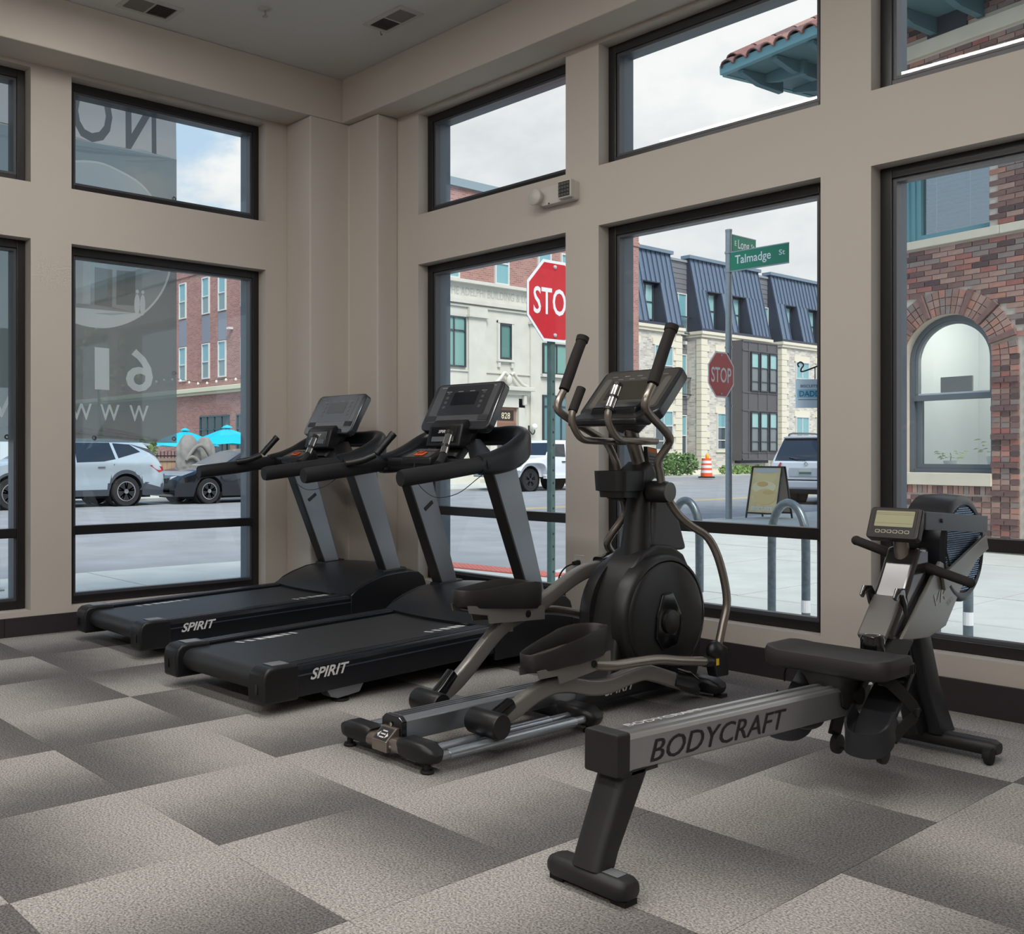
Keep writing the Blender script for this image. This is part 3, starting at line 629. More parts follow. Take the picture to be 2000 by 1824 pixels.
# console
ax = V((0, .225, .22)).normalized(); nr = V((0, -.22, .225)).normalized()
def eslab(u0, v0, w, h, r, d0, d1, n=5):
    o = V(e(0, -1.055, 1.315)); return [[o+V((1, 0, 0))*(u0+q[0])+ax*(v0+q[1])+nr*d for q in rr(w, h, r, n)] for d in (d0, d1)]
ec = ob('console', B().loft(eslab(0, .157, .44, .315, .04, -.055, 0)), conM, E_, sm=1, bev=.008, seg=3)
ob('overlay', B().loft(eslab(0, .17, .40, .26, .02, 0, .0012)), mat('console_taupe', (78, 74, 70), .3), ec)
ob('display', B().loft(eslab(0, .165, .25, .13, .01, .0012, .0025)), mat('display_olive', (62, 60, 54), .15), ec)
for u in (-.165, .165): ob('key_column', B().loft(eslab(u, .15, .035, .2, .014, .0012, .0022, 3)), mat('key_taupe', (104, 100, 94), .35), ec)
b = B()
for k in range(5): b.loft(eslab(-.14+k*.07, .265, .03, .005, .002, .0012, .0022, 1))
for k in range(4): b.loft(eslab(-.1+k*.065, .245, .03, .004, .0015, .0012, .0022, 1))
ob('printing', b, mat('pale_print', (128, 130, 132), .5), ec, kind='stuff')
ob('reading_shelf', B().prism([(-1.16, 1.262), (-1.16, 1.292), (-1.03, 1.338), (-1.0, 1.30), (-1.05, 1.262)], 'x', EX-.19, EX+.19), blkM, E_, sm=1, bev=.01, seg=3)
ob('shelf_pocket', B().prism([(-1.09, 1.31), (-1.075, 1.345), (-1.02, 1.375), (-1.0, 1.33)], 'x', EX-.12, EX+.13), glsB, E_, bev=.008)
ob('console_back', B().sweep(el([(0, -.96, 1.24), (0, -.93, 1.32), (0, -.90, 1.42)]), rr(.22, .10, .03), scale=[.5, 1, .8]), mstM, E_, sm=50)
# ---------------------------------------------------------------- rowing machine
RX = 4.577
def w(u, y, z): return (RX+u, y, z)
def wl_(l): return [w(*q) for q in l]
R_ = thing('rowing_machine', 'silver rail rowing machine with a caged flywheel by the right window', 'rower', (RX, -1.7, 0), world=True)
ralM = mat('rower_aluminium', (176, 178, 180), .3, .8)
rbk = mat('rower_black', (34, 33, 33), .5)
chM = mat('charcoal_metal', (48, 50, 54), .4, .3)
slM = mat('rower_silver', (150, 148, 144), .34, .6)
# rail: closed profile with fluted top
sec = [(-.047, -.05), (.047, -.05), (.05, -.044), (.05, .036), (.044, .044), (.03, .044), (.028, .05), (.014, .05), (.012, .044), (-.012, .044), (-.014, .05), (-.028, .05), (-.03, .044), (-.044, .044), (-.05, .036), (-.05, -.044)]
rl = ob('rail', B().sweep(wl_([(0, -2.66, .350), (0, -1.28, .304)]), sec), ralM, R_)
txt('lettering', 'BODYCRAFT', w(.0506, -2.205, .299), (0, 1, -.0333), (0, 0, 1), .062, mat('black_print', (26, 26, 28), .5), R_, width=.70, shear=.3)
txt('lettering', 'BODYCRAFT', w(0, -2.40, .394), (0, 1, -.033), (-1, 0, 0), .022, mat('pale_print2', (214, 214, 214), .4), R_, width=.36)
ob('rail_end_cap', B().sweep(wl_([(0, -2.70, .351), (0, -2.645, .350)]), rr(.108, .112, .008)), rbk, R_, bev=.004)
# rear leg and foot
ob('rear_leg', B().loft([[w(q[0], yc+q[1]*d, z) for q in rr(2*hw, .1, .025)] for z, hw, d, yc in ((.305, .05, 1.15, -2.60), (.28, .05, 1.1, -2.612), (.10, .047, .85, -2.715), (.065, .047, .85, -2.73))]), rbk, R_, sm=50)
ob('leg_plate', B().box(RX-.05, -2.68, .29, RX+.05, -2.52, .298), rbk, R_)
ob('rear_foot', B().loft([[w(u, -2.735+q[0]*s, .038+q[1]*s) for q in rr(.088, .058, .026)] for u, s in ((-.128, .55), (-.122, .8), (-.105, 1), (.105, 1), (.122, .8), (.128, .55))]), rbk, R_, sm=50)
for u in (-.1, .1): ob('foot_pad', B().box(RX+u-.022, -2.76, 0, RX+u+.022, -2.71, .014), rubM, R_)
ob('foot_decal', B().add([w(.045, -2.755, .0678), w(.095, -2.755, .0678), w(.095, -2.715, .0678), w(.045, -2.715, .0678)], [(0, 1, 2, 3)]), mat('grey_decal', (120, 122, 126), .4), R_)
# seat on its carriage
def sring(k, z, sag): return [w(q[0]*k, -1.415+q[1]*k-.02*(abs(q[0])/.21)**2, z+sag*((abs(q[0])/.21)**2)) for q in rr(.425, .25, .06, 6)]
ob('seat', B().loft([sring(.92, .400, .004), sring(1, .408, .006), sring(1.01, .438, .018), sring(.98, .449, .022), sring(.93, .449, .022), sring(.82, .442, .012), sring(.45, .436, .002), sring(.02, .434, 0)]), mat('seat_rubber', (40, 38, 38), .55), R_, sm=60)
b = B()
for s in (-1, 1):
    for k in range(3): b.cb(w(s*.2135, -1.37-k*.016+.03, .428), (.004, .006, .03))
ob('seat_rib', b, rubM, R_)
ob('seat_carriage', B().loft([[w(q[0], -1.42+q[1], z) for q in rr(wd, dp, .02)] for z, wd, dp in ((.33, .12, .16), (.38, .15, .2), (.402, .2, .2))]), rbk, R_, sm=50)
for s in (-1, 1):
    ob('carriage_wheel', B().lathe([(.001, -.01), (.03, -.01), (.03, .01), (.001, .01)], w(s*.066, -1.42, .325), 'x', 16), rubM, R_, sm=50)
    ob('carriage_plate', B().prism([(-1.52, .345), (-1.32, .345), (-1.33, .30), (-1.38, .275), (-1.46, .275), (-1.51, .30)], 'x', RX+s*.055, RX+s*.062), rbk, R_)
ob('rail_bumper', B().ell(w(0, -1.62, .262), (.04, .07, .03)), rbk, R_, sm=1)
# front frame: sloping tower, forked rear, A-leg and bar
P = [(-1.36, .255), (-1.30, .33), (-1.12, .46), (-.86, .76), (-.70, .80), (-.60, .64), (-.62, .60), (-.78, .50), (-.93, .455), (-1.10, .33), (-1.22, .235)]
ob('frame_body', B().prism([(-1.36, .255), (-1.32, .34), (-1.10, .50), (-.93, .455), (-1.06, .34), (-1.20, .22)], 'x', RX-.045, RX+.045), chM, R_, sm=1, bev=.012, seg=3)
for s in (-1, 1):
    P = [(-1.12, .48), (-.80, .735), (-.655, .69), (-.40, .83), (-.385, .765), (-.61, .62), (-.75, .49), (-.90, .462), (-1.05, .47)]
    ob('side_plate', B().prism(P, 'x', RX+s*.066, RX+s*.078), slM, R_, bev=.003)
    ob('upper_strut', B().sweep(wl_([(s*.085, -.955, .893), (s*.095, -.42, .858)]), [(-.006, -.033), (.006, -.033), (.006, .033), (-.006, .033)]), mat('strut_grey', (84, 88, 92), .35, .5), R_, bev=.002)
    ob('lower_strut', B().sweep(wl_([(s*.086, -.80, .655), (s*.095, -.42, .79)]), [(-.006, -.03), (.006, -.03), (.006, .03), (-.006, .03)]), slM, R_, bev=.002)
    ob('strut_bolt', B().lathe([(.001, 0), (.008, 0), (.008, s*.004), (.001, s*.005)], w(s*.094, -.83, .888), 'x', 10), blkM, R_)
    ob('fork_stay', B().tube(wl_([(s*.07, -.74, .86), (s*.072, -.75, .77), (s*.074, -.70, .69)]), .009, 8), blkM, R_, sm=50)
# model mark on the side plate
txt('lettering', 'VR', w(.0785, -.80, .58), (0, 1, .25), (0, -.25, 1), .05, mat('line_print', (222, 222, 220), .5), R_, width=.10, shear=.3)
txt('lettering', '500', w(.0785, -.715, .57), (0, 1, .25), (0, -.25, 1), .02, mat('line_print', (222, 222, 220), .5), R_, width=.055, shear=.3)
# gloss tower cover
P = [(-1.12, .47), (-1.165, .485), (-1.02, .66), (-.93, .79), (-.845, .79), (-.845, .72), (-.90, .62), (-1.02, .50)]
ob('tower_cover', B().prism(P, 'x', RX-.058, RX+.058), mat('tower_gloss', (48, 45, 46), .16, coat=.4), R_, sm=1, bev=.016, seg=3)
P = [(-1.175, .47), (-1.19, .49), (-1.06, .625), (-1.045, .605)]
ob('tower_step', B().prism(P, 'x', RX-.05, RX+.05), mat('tower_grey', (94, 90, 88), .3), R_, bev=.008)
ob('tower_post', B().cyl(w(0, -.93, .72), w(0, -.955, .86), .026, 14), tubM, R_, sm=50)
for s in (-1, 1):
    ob('handle_hook', B().sweep(wl_([(s*.045, -1.03, .56), (s*.055, -1.05, .60), (s*.058, -1.075, .64), (s*.058, -1.11, .645), (s*.058, -1.13, .62)]), rr(.018, .034, .006, 2), scale=[1.3, 1.2, 1, .8, .6]), glsB, R_, sm=50)
# resistance knob
k = ob('resistance_knob', B().lathe([(.001, -.05), (.036, -.05), (.04, -.04), (.04, .02), (.036, .032), (.001, .034)], w(.02, -1.215, .465), n=24), glsB, R_, sm=50)
b = B()
for i in range(22):
    a = radians(-30+i*11); p_ = [(.02+r*cos(a+d), -1.215+r*sin(a+d), .5) for r, d in ((.021, 0), (.025, 0), (.025, .16), (.021, .16))]; b.add(wl_(p_), [(0, 1, 2, 3)])
ob('dial_mark', b, whtM, k)
# handle, lying crooked on the tower
hb = ob('row_handle', B().tube(wl_([(-.205, -.86, .797), (-.02, -.868, .74), (.02, -.868, .727), (.20, -.86, .672)]), [.0175, .0185, .0185, .0175], 14), fmM, R_, sm=50)
ob('handle_yoke', B().sweep(wl_([(-.045, -.862, .748), (.0, -.868, .735), (.045, -.862, .718)]), rr(.05, .052, .016)), glsB, hb, sm=50)
for u, z in ((-.205, .797), (.20, .672)): ob('handle_end', B().ell(w(u, -.86, z), (.019, .019, .019), 12, 8), fmM, hb, sm=1)
# monitor
ax = V((0, .055, .122)).normalized(); nr = V((0, -.122, .055)).normalized()
def mslab(u0, v0, wd, h, r, d0, d1, n=4):
    o = V(w(0, -1.02, .825)); return [[o+V((1, 0, 0))*(u0+q[0])+ax*(v0+q[1])+nr*d for q in rr(wd, h, r, n)] for d in (d0, d1)]
mo = ob('monitor', B().loft(mslab(-.005, .062, .185, .124, .014, -.035, 0)), mat('monitor_brown', (40, 33, 33), .3), R_, sm=1, bev=.005, seg=3)
ob('bezel', B().loft(mslab(-.005, .062, .155, .104, .004, 0, .001)), mat('bezel_dark', (26, 20, 20), .3), mo)
ob('screen', B().loft(mslab(-.005, .078, .136, .062, .002, .001, .002, 1)), mat('lcd_olive', (158, 156, 122), .4), mo)
b = B()
for v in (.06, .094, .1): b.loft(mslab(-.005, v, .134, .0012, .0004, .002, .0024, 1))
ob('screen_line', b, mat('lcd_line', (112, 112, 88), .4), mo)
b = B()
for i in range(6):
    for r0, h0, d in ((.0165, .0125, .0010),): b.loft(mslab(-.057+.0208*i, .028, r0, h0, .004, .001, .002, 3))
ob('button_ring', b, mat('button_cream', (200, 190, 172), .5), mo)
b = B()
for i in range(6): b.loft(mslab(-.057+.0208*i, .028, .0125, .0085, .003, .002, .003, 3))
ob('button', b, rbk, mo)
ob('monitor_bracket', B().sweep(wl_([(0, -.98, .885), (0, -.90, .885), (0, -.80, .87)]), rr(.06, .03, .008)), chM, R_, sm=50)
# flywheel: drum shroud with perforated side grilles
FC, FR = (-.59, .77), .205
def fr(r, u, n=36): return [w(u, FC[0]+r*cos(2*pi*i/n)*.98, FC[1]+r*sin(2*pi*i/n)) for i in range(n)]
ob('flywheel_shroud', B().loft([fr(.17, -.077), fr(.185, -.082), fr(FR, -.07), fr(FR+.006, 0), fr(FR, .07), fr(.185, .082), fr(.17, .077)], cap=False), mat('shroud_black', (32, 34, 39), .32), R_, sm=50)
ob('flywheel', B().lathe([(.001, -.03), (.15, -.03), (.15, .03), (.001, .03)], w(0, *FC), 'x', 30), mat('fan_dark', (24, 26, 34), .4), R_, sm=50)
gm = mat('grille_blue', (150, 176, 206), .25, .9)
for s in (-1, 1):
    b = B(); n = 0
    for i in range(-15, 16):
        for j in range(-21, 22):
            yy = (i+.5*(j % 2))*.0116; zz = j*.0082
            if yy*yy+zz*zz > .163**2: continue
            b.cb(w(s*.076, FC[0]+yy, FC[1]+zz), (.003, .0075, .0042))
    g = ob('grille', b, gm, R_); g['kind'] = 'stuff'
    ob('grille_back', B().lathe([(.001, 0), (.171, 0)], w(s*.0735, *FC), 'x', 36), mat('grille_shadow', (18, 24, 42), .5), R_)
ob('shroud_arm', B().tube(wl_([(.02, -.78, .55), (.02, -.66, .575), (.02, -.55, .60)]), .016, 10), slM, R_, sm=50)
# A-leg, front bar and wheels
for s in (-1, 1):
    ob('front_leg', B().loft([[w(s*.03+q[0], yc+q[1], z) for q in rr(wd, dp, .008, 2)] for z, yc, wd, dp in ((.07, -.70+.03*s, .05, .13), (.25, -.80+.02*s, .045, .11), (.48, -.87, .04, .10))]), mat('leg_dark', (36, 38, 43), .42), R_, sm=50)
ob('front_bar', B().sweep(wl_([(-.235, -.685, .05), (-.215, -.685, .05), (.215, -.685, .05), (.235, -.685, .05)]), rr(.085, .055, .026), scale=[.7, 1, 1, .7]), rbk, R_, sm=50)
for s in (-1, 1):
    ob('transport_wheel', B().lathe([(.001, -.012), (.02, -.012), (.03, -.01), (.032, 0), (.03, .01), (.02, .012), (.001, .012)], w(s*.222, -.745, .032), 'x', 18), rubM, R_, sm=50)
    ob('wheel_mount', B().box(RX+s*.205-.006, -.75, .02, RX+s*.205+.006, -.70, .05), rbk, R_)
# folding wheels under the front of the rail
for u in (-.06, .095):
    ob('caster_fork', B().sweep(wl_([(u*.8, -1.30, .26), (u, -1.33, .15)]), rr(.012, .05, .004, 2)), rbk, R_)
    ob('caster_wheel', B().lathe([(.001, -.014), (.022, -.014), (.034, -.01), (.036, 0), (.034, .01), (.022, .014), (.001, .014)], w(u+.016, -1.34, .125), 'x', 18), mat('wheel_grey', (52, 48, 50), .6), R_, sm=50)
ob('caster_axle', B().cyl(w(-.06, -1.345, .112), w(.11, -1.345, .112), .005, 8), rbk, R_)
# foot rests with heel cup and strap
for s in (-1, 1):
    c = s*.135
    f = ob('foot_rest', B().loft([[w(c+q[0], y+q[1]*.0, z+q[1]) for q in [(-.055*k, -.012), (.055*k, -.012), (.055*k, .012), (-.055*k, .012)]] for y, z, k in ((-1.50, .20, .9), (-1.47, .235, 1.), (-1.36, .33, 1.), (-1.27, .405, .9), (-1.25, .42, .75))]), chM, R_, sm=1, bev=.004)
    b = B()
    for k in range(4): b.cb(w(c, -1.285-k*.02, .408-k*.017), (.075, .006, .005), M.Rotation(radians(40), 3, 'X'))
    ob('toe_rib', b, mat('toe_grey', (96, 94, 92), .5), f)
    pts = [(c-.062, -1.44, .275), (c-.066, -1.50, .225), (c-.045, -1.545, .20), (c, -1.558, .195), (c+.045, -1.545, .20), (c+.066, -1.50, .225), (c+.062, -1.44, .275)]
    pp, _ = catmull(wl_(pts), 0, 4)
    ob('heel_cup', B().sweep(pp, [(-.004, -.038), (.004, -.038), (.004, .038), (-.004, .038)]), chM, f, sm=50)
    ob('heel_base', B().loft([[w(c+q[0]*k, -1.505+q[1]*k, z) for q in rr(.12, .10, .045, 5)] for z, k in ((.165, .75), (.178, .95), (.192, 1.0))]), chM, f, sm=50)
    pts = [(c-.068, -1.40, .335), (c-.05, -1.43, .395), (c, -1.44, .41), (c+.05, -1.42, .375), (c+.085, -1.35, .29), (c+.072, -1.40, .25), (c+.066, -1.46, .215)]
    pp, _ = catmull(wl_(pts), 0, 4)
    st = ob('foot_strap', B().sweep(pp, [(-.0025, -.02), (.0025, -.02), (.0025, .02), (-.0025, .02)]), rubM, f, sm=50)
    ob('buckle', B().cb(w(c+.085, -1.352, .288), (.022, .016, .03)), blkM, f, bev=.003)
# ---------------------------------------------------------------- small things on the ceiling and walls
def vent(c, lx, ly, label, long_x):
    T = thing('air_vent', label, 'vent', c, world=True, group='ceiling air vents'); x, y, z = c
    b = B()
    for (a0, b0, a1, b1) in ((-lx/2, -ly/2, lx/2, -ly/2+.03), (-lx/2, ly/2-.03, lx/2, ly/2), (-lx/2, -ly/2+.03, -lx/2+.03, ly/2-.03), (lx/2-.03, -ly/2+.03, lx/2, ly/2-.03)):
        b.box(x+a0, y+b0, z-.008, x+a1, y+b1, z)
    if long_x: b.box(x-.006, y-ly/2+.03, z-.01, x+.006, y+ly/2-.03, z)
    else: b.box(x-lx/2+.03, y-.006, z-.01, x+lx/2-.03, y+.006, z)
    ob('vent_frame', b, mat('vent_white', (186, 184, 180), .5), T)
    ob('vent_duct', B().box(x-lx/2+.02, y-ly/2+.02, z-.0012, x+lx/2-.02, y+ly/2-.02, z-.0004), mat('vent_dark', (60, 58, 56), .8), T)
    n = 11
    for h, tilt in ((-1, 42), (1, -42)):
        for i in range(n):
            q = (i+.5)/n
            if long_x:
                xc = x+h*(.008+q*(lx/2-.04)); bb = B().cb((xc, y, z-.006), (.011, ly-.065, .0015), M.Rotation(radians(tilt), 3, 'Y'))
            else:
                yc = y+h*(.008+q*(ly/2-.04)); bb = B().cb((x, yc, z-.006), (lx-.065, .011, .0015), M.Rotation(radians(-tilt), 3, 'X'))
            ob('slat', bb, mat('vent_slat', (128, 124, 120), .5), T)
vent((.53, -1.94, ZC), .22, .36, 'white slatted air vent at the ceiling edge over the left wall', False)
vent((1.337, -.648, ZC), .36, .20, 'white slatted air vent near the beam over the right windows', True)
T = thing('fire_sprinkler', 'small chrome sprinkler head in the ceiling between the two vents', 'sprinkler', (.96, -1.37, ZC), world=True)
ob('escutcheon', B().lathe([(.045, 0), (.045, -.003), (.03, -.012), (.012, -.014), (.001, -.014)], (.96, -1.37, ZC), n=22), mat('vent_white', (186, 184, 180)), T, sm=50)
ob('sprinkler_stem', B().cyl((.96, -1.37, ZC-.012), (.96, -1.37, ZC-.05), .006, 8), chrM, T, sm=50)
ob('deflector', B().lathe([(.001, -.052), (.018, -.052), (.018, -.049), (.001, -.049)], (.96, -1.37, ZC), n=14), chrM, T)
T = thing('ceiling_hook', 'tiny dark hook in the ceiling beside the vent over the right windows', 'hook', (1.157, -.60, ZC), world=True)
ob('hook_wire', B().tube([(1.157, -.60, ZC), (1.157, -.60, ZC-.025), (1.165, -.60, ZC-.034), (1.172, -.60, ZC-.026)], .0025, 6, 3), blkM, T)
ob('hook_base', B().lathe([(.008, 0), (.008, -.004), (.001, -.005)], (1.157, -.60, ZC), n=10), blkM, T)
# emergency light on the right wall
T = thing('emergency_light', 'white emergency light with a dark lensed lamp between two windows', 'emergency light', (2.15, 0, 2.72), world=True)
ob('housing', B().loft([[(2.175+q[0], y, 2.722+q[1]) for q in rr(.26*k, .115*k, .014)] for y, k in ((0, 1), (-.045, 1), (-.055, .96))]), offM, T, sm=50)
lp = ob('lamp_head', B().box(2.208, -.085, 2.675, 2.308, -.045, 2.782), offM, T, bev=.006)
ob('reflector', B().box(2.216, -.088, 2.684, 2.300, -.0845, 2.773), mat('reflector_dark', (70, 66, 64), .25, .6), lp)
for i in range(4):
    for j in range(4): ob('lens_facet', B().cb((2.2265+i*.021, -.0885, 2.696+j*.0215), (.017, .005, .015), M.Rotation(radians(20), 3, 'X')), mat('lens_facet', (120, 116, 112), .15, .5), lp)
l2 = ob('round_lamp', B().lathe([(.001, 0), (.03, 0), (.046, -.03), (.05, -.055), (.046, -.06), (.001, -.064)], (2.035, -.045, 2.72), 'y', 22), offM, T, sm=50)
ob('lamp_neck', B().cyl((2.07, -.03, 2.70), (2.04, -.07, 2.705), .016, 10), offM, T, sm=50)
ob('indicator', B().box(2.11, -.058, 2.668, 2.12, -.05, 2.676), glsB, T)
# outlet and cord
T = thing('wall_outlet', 'white wall outlet low on the pier behind the elliptical', 'outlet', (2.305, 0, .47), world=True)
ob('cover_plate', B().box(2.264, -.006, .412, 2.347, 0, .527), offM, T, bev=.003)
for z in (.445, .495): ob('socket', B().loft([[(2.305+q[0], y, z+q[1]) for q in rr(.034, .028, .012)] for y in (-.006, -.0085)]), mat('socket_white', (188, 184, 178), .4), T)
T = thing('power_cord', 'black power cord plugged into the wall outlet', 'cord', (2.3, -.05, .48), world=True)
ob('plug', B().sweep([(2.305, -.008, .482), (2.30, -.05, .478)], rr(.034, .03, .01), scale=[1, .75]), rubM, T, sm=50)
ob('cable', B().tube([(2.30, -.045, .478), (2.27, -.085, .455), (2.235, -.10, .40), (2.215, -.10, .30), (2.225, -.11, .20), (2.33, -.2, .12), (2.55, -.42, .02), (2.85, -.52, .006), (3.2, -.56, .012), (3.37, -.575, .03)], .0045, 8, 6), rubM, T, sm=50)

# ---------------------------------------------------------------- banner outside the left wall, seen from behind
bx = -.33
def bmat(name, col, tr):
    a = bpy.data.materials.new(name); a.use_nodes = True; t = a.node_tree; t.nodes.clear(); o = N('ShaderNodeOutputMaterial', t)
    d = N('ShaderNodeBsdfDiffuse', t); d.inputs[0].default_value = rgb(*col); l = N('ShaderNodeBsdfTranslucent', t); l.inputs[0].default_value = rgb(*col)
    x = N('ShaderNodeMixShader', t); x.inputs[0].default_value = .55; L(d.outputs[0], x.inputs[1], t); L(l.outputs[0], x.inputs[2], t)
    tp = N('ShaderNodeBsdfTransparent', t); y = N('ShaderNodeMixShader', t); y.inputs[0].default_value = tr; L(x.outputs[0], y.inputs[1], t); L(tp.outputs[0], y.inputs[2], t); L(y.outputs[0], o.inputs[0], t)
    return a
T = thing('banner', 'long grey leasing banner hung outside the left windows, its print reversed', 'banner', (bx, -2.8, 1.2), world=True)
def fold(y, z): return bx+.012*sin(y*9+z*.8)+.008*sin(y*21-z)+.01*sin(z*2.2+y*3)
from mathutils.geometry import delaunay_2d_cdt
def outline(s, y, z, h, wd):
    """outlines of a reversed letter on the banner plane, as loops of (y, z)"""
    o = txt('tmp', s, (0, y, z), (0, -1, 0), (0, 0, 1), h, blkM, None, width=wd, ext=0, bold=.012, align='LEFT'); me = o.data
    bm = bmesh.new(); bm.from_mesh(me); bmesh.ops.remove_doubles(bm, verts=bm.verts, dist=1e-5); loops = []; left = {e_ for e_ in bm.edges if len(e_.link_faces) == 1}
    while left:
        e0 = left.pop(); st = e0.verts[0]; cur = e0.verts[1]; lp = [st, cur]
        while cur != st:
            nx = [e_ for e_ in cur.link_edges if e_ in left]
            if not nx: break
            left.discard(nx[0]); cur = nx[0].other_vert(cur)
            if cur != st: lp.append(cur)
        loops.append([(v.co.y, v.co.z) for v in lp])
    bm.free(); bpy.data.objects.remove(o); bpy.data.meshes.remove(me); return loops
zones = []      # (name, material, loops), later ones win
cyy, czz, rr0 = -1.909, 2.575, .572
circle = lambda r, n=72: [(cyy+r*cos(2*pi*i/n), czz+r*sin(2*pi*i/n)) for i in range(n)]
def cap_(r, z, upper):
    a = math.asin((z-czz)/r); rng = (a, pi-a) if upper else (pi-a, 2*pi+a)
    return [(cyy+r*cos(rng[0]+(rng[1]-rng[0])*i/40), czz+r*sin(rng[0]+(rng[1]-rng[0])*i/40)) for i in range(41)]
inky = bmat('banner_ink', (112, 112, 110), .05); pl_ = bmat('banner_letter', (222, 220, 212), .05)
zones.append(('print_head', bmat('banner_pale', (220, 216, 210), .05), [[(-4.41, 3.272), (-1.28, 3.272), (-1.28, 3.8), (-4.41, 3.8)]]))
zones.append(('picture_ring', pl_, [circle(rr0)])); zones.append(('picture', bmat('banner_picture', (160, 168, 162), .14), [circle(rr0-.014)]))
zones.append(('picture_sky', bmat('banner_sky', (190, 196, 194), .08), [cap_(rr0-.0145, 2.72, True)])); zones.append(('picture_ground', pl_, [cap_(rr0-.0145, 2.13, False)]))
for k, (y0, y1, z0, z1, c) in enumerate(((-2.3, -1.62, 2.60, 2.70, (118, 124, 118)), (-2.36, -1.5, 2.50, 2.58, (188, 186, 176)), (-2.25, -2.1, 2.16, 2.46, (116, 126, 120)), (-2.05, -1.95, 2.16, 2.48, (190, 190, 182)), (-1.92, -1.78, 2.16, 2.42, (134, 138, 130)), (-1.75, -1.62, 2.18, 2.42, (130, 136, 128)), (-1.62, -1.43, 2.445, 2.475, (204, 198, 170)))):
    zones.append(('picture_block', bmat('banner_block%d' % k, c, .08), [[(y0, z0), (y1, z0), (y1, z1), (y0, z1)]]))
for yy in (-1.605, -1.563):
    zones.append(('silhouette', pl_, [[(yy+.021*cos(2*pi*i/14), 2.19+.075*sin(2*pi*i/14)) for i in range(14)], [(yy+.012*cos(2*pi*i/10), 2.281+.014*sin(2*pi*i/10)) for i in range(10)]]))
for s_, y, z, h, wd, mt in [('N', -1.455, 3.285, .40, .235, inky), ('O', -1.79, 3.285, .40, .30, inky), ('6', -1.475, 1.585, .30, .205, pl_), ('1', -1.80, 1.585, .30, .12, pl_), ('W', -1.505, 1.37, .115, .15, pl_), ('W', -1.725, 1.37, .115, .15, pl_), ('W', -1.945, 1.37, .115, .15, pl_), ('V', -2.49, 1.375, .15, .15, pl_)]:
    zones.append(('lettering', mt, outline(s_, y, z, h, wd)))
vv = []; ee = []
def addloop(lp):
    o = len(vv); n = len(lp); vv.extend(V(p) for p in lp); ee.extend((o+i, o+(i+1) % n) for i in range(n))
addloop([(-4.4, 1.215), (-1.29, 1.215), (-1.29, 3.78), (-4.4, 3.78)]); vv.extend([V((-4.4, 3.272)), V((-1.29, 3.272))]); ee.append((4, 5))
for nm, mt, lps in zones[1:]:
    for lp in lps: addloop(lp)
for i in range(1, 44):
    for j in range(1, 26): vv.append(V((-4.4+3.11*i/44+.003*(j % 2), 1.215+2.565*j/26)))
cv, ce, cf = delaunay_2d_cdt(vv, ee, [], 0, 1e-5)[:3]
def inside(p, lps):
    c = False
    for lp in lps:
        n = len(lp)
        for i in range(n):
            (x1, y1), (x2, y2) = lp[i], lp[(i+1) % n]
            if (y1 > p[1]) != (y2 > p[1]) and p[0] < (x2-x1)*(p[1]-y1)/(y2-y1)+x1: c = not c
    return c
boxes = [[(min(p[0] for l in z[2] for p in l), max(p[0] for l in z[2] for p in l), min(p[1] for l in z[2] for p in l), max(p[1] for l in z[2] for p in l))][0] for z in zones]
zf = {}
for f in cf:
    c = sum((cv[i] for i in f), V((0, 0)))/len(f); k = -1
    for i in range(len(zones)-1, -1, -1):
        q = boxes[i]
        if q[0] <= c[0] <= q[1] and q[2] <= c[1] <= q[3] and inside(c, zones[i][2]): k = i; break
    zf.setdefault(k, []).append(f)
for k, fs in sorted(zf.items()):
    b = B(); mp_ = {}
    for f in fs:
        for i in f:
            if i not in mp_: mp_[i] = len(mp_)
    b.add([(fold(cv[i][0], cv[i][1]), cv[i][0], cv[i][1]) for i in mp_], [tuple(mp_[i] for i in f) for f in fs])
    nm, mt = ('print_field', bmat('banner_grey', (132, 142, 138), .14)) if k < 0 else zones[k][:2]
    ob(nm, b, mt, T, sm=1)
for y, z in ((-1.315, 2.98), (-1.315, 2.5), (-1.315, 1.72), (-1.315, 1.245), (-1.93, 1.245), (-2.53, 1.245)):
    ob('grommet', B().lathe([(.008, -.003), (.017, -.003), (.019, 0), (.017, .004), (.008, .004)], (fold(y, z), y, z), 'x', 14), chrM, T, sm=50)

# ---------------------------------------------------------------- ground outside
GS, GR = -.13, -.17
asp = mat('asphalt', (150, 152, 155), .9, var=.12, vs=1.2, bump=.15, bs=60)
conc = mat('concrete_walk', (196, 198, 192), .85, var=.07, vs=2.5, bump=.08, bs=50)
ob('street', B().box(-90, -60, -.6, 60, 110, GR), asp, kind='structure')
ob('trim_5', B().box(-4.3, -25, -.5, -.28, 3.4, GS-.07).box(-.28, .28, -.5, 14, 3.4, GS-.07), mat('joint_grey', (120, 120, 116), .9), kind='structure')
sw = props(ob('sidewalk', B().box(-.9, 3.41, -.5, 14, 9, GS-.068).box(-2.6, 8, -.5, 14, 12, GS-.068).box(-4.5, 12.2, -.5, 14, 60, GS-.068), mat('joint_grey', (120, 120, 116), .9)), kind='structure')
def clip(poly, a, b, c):
    o = []
    for i in range(len(poly)):
        p, q = poly[i], poly[(i+1) % len(poly)]; dp, dq = a*p[0]+b*p[1]-c, a*q[0]+b*q[1]-c
        if dp <= 0: o.append(p)
        if dp*dq < 0: t = dp/(dp-dq); o.append((p[0]+(q[0]-p[0])*t, p[1]+(q[1]-p[1])*t))
    return o
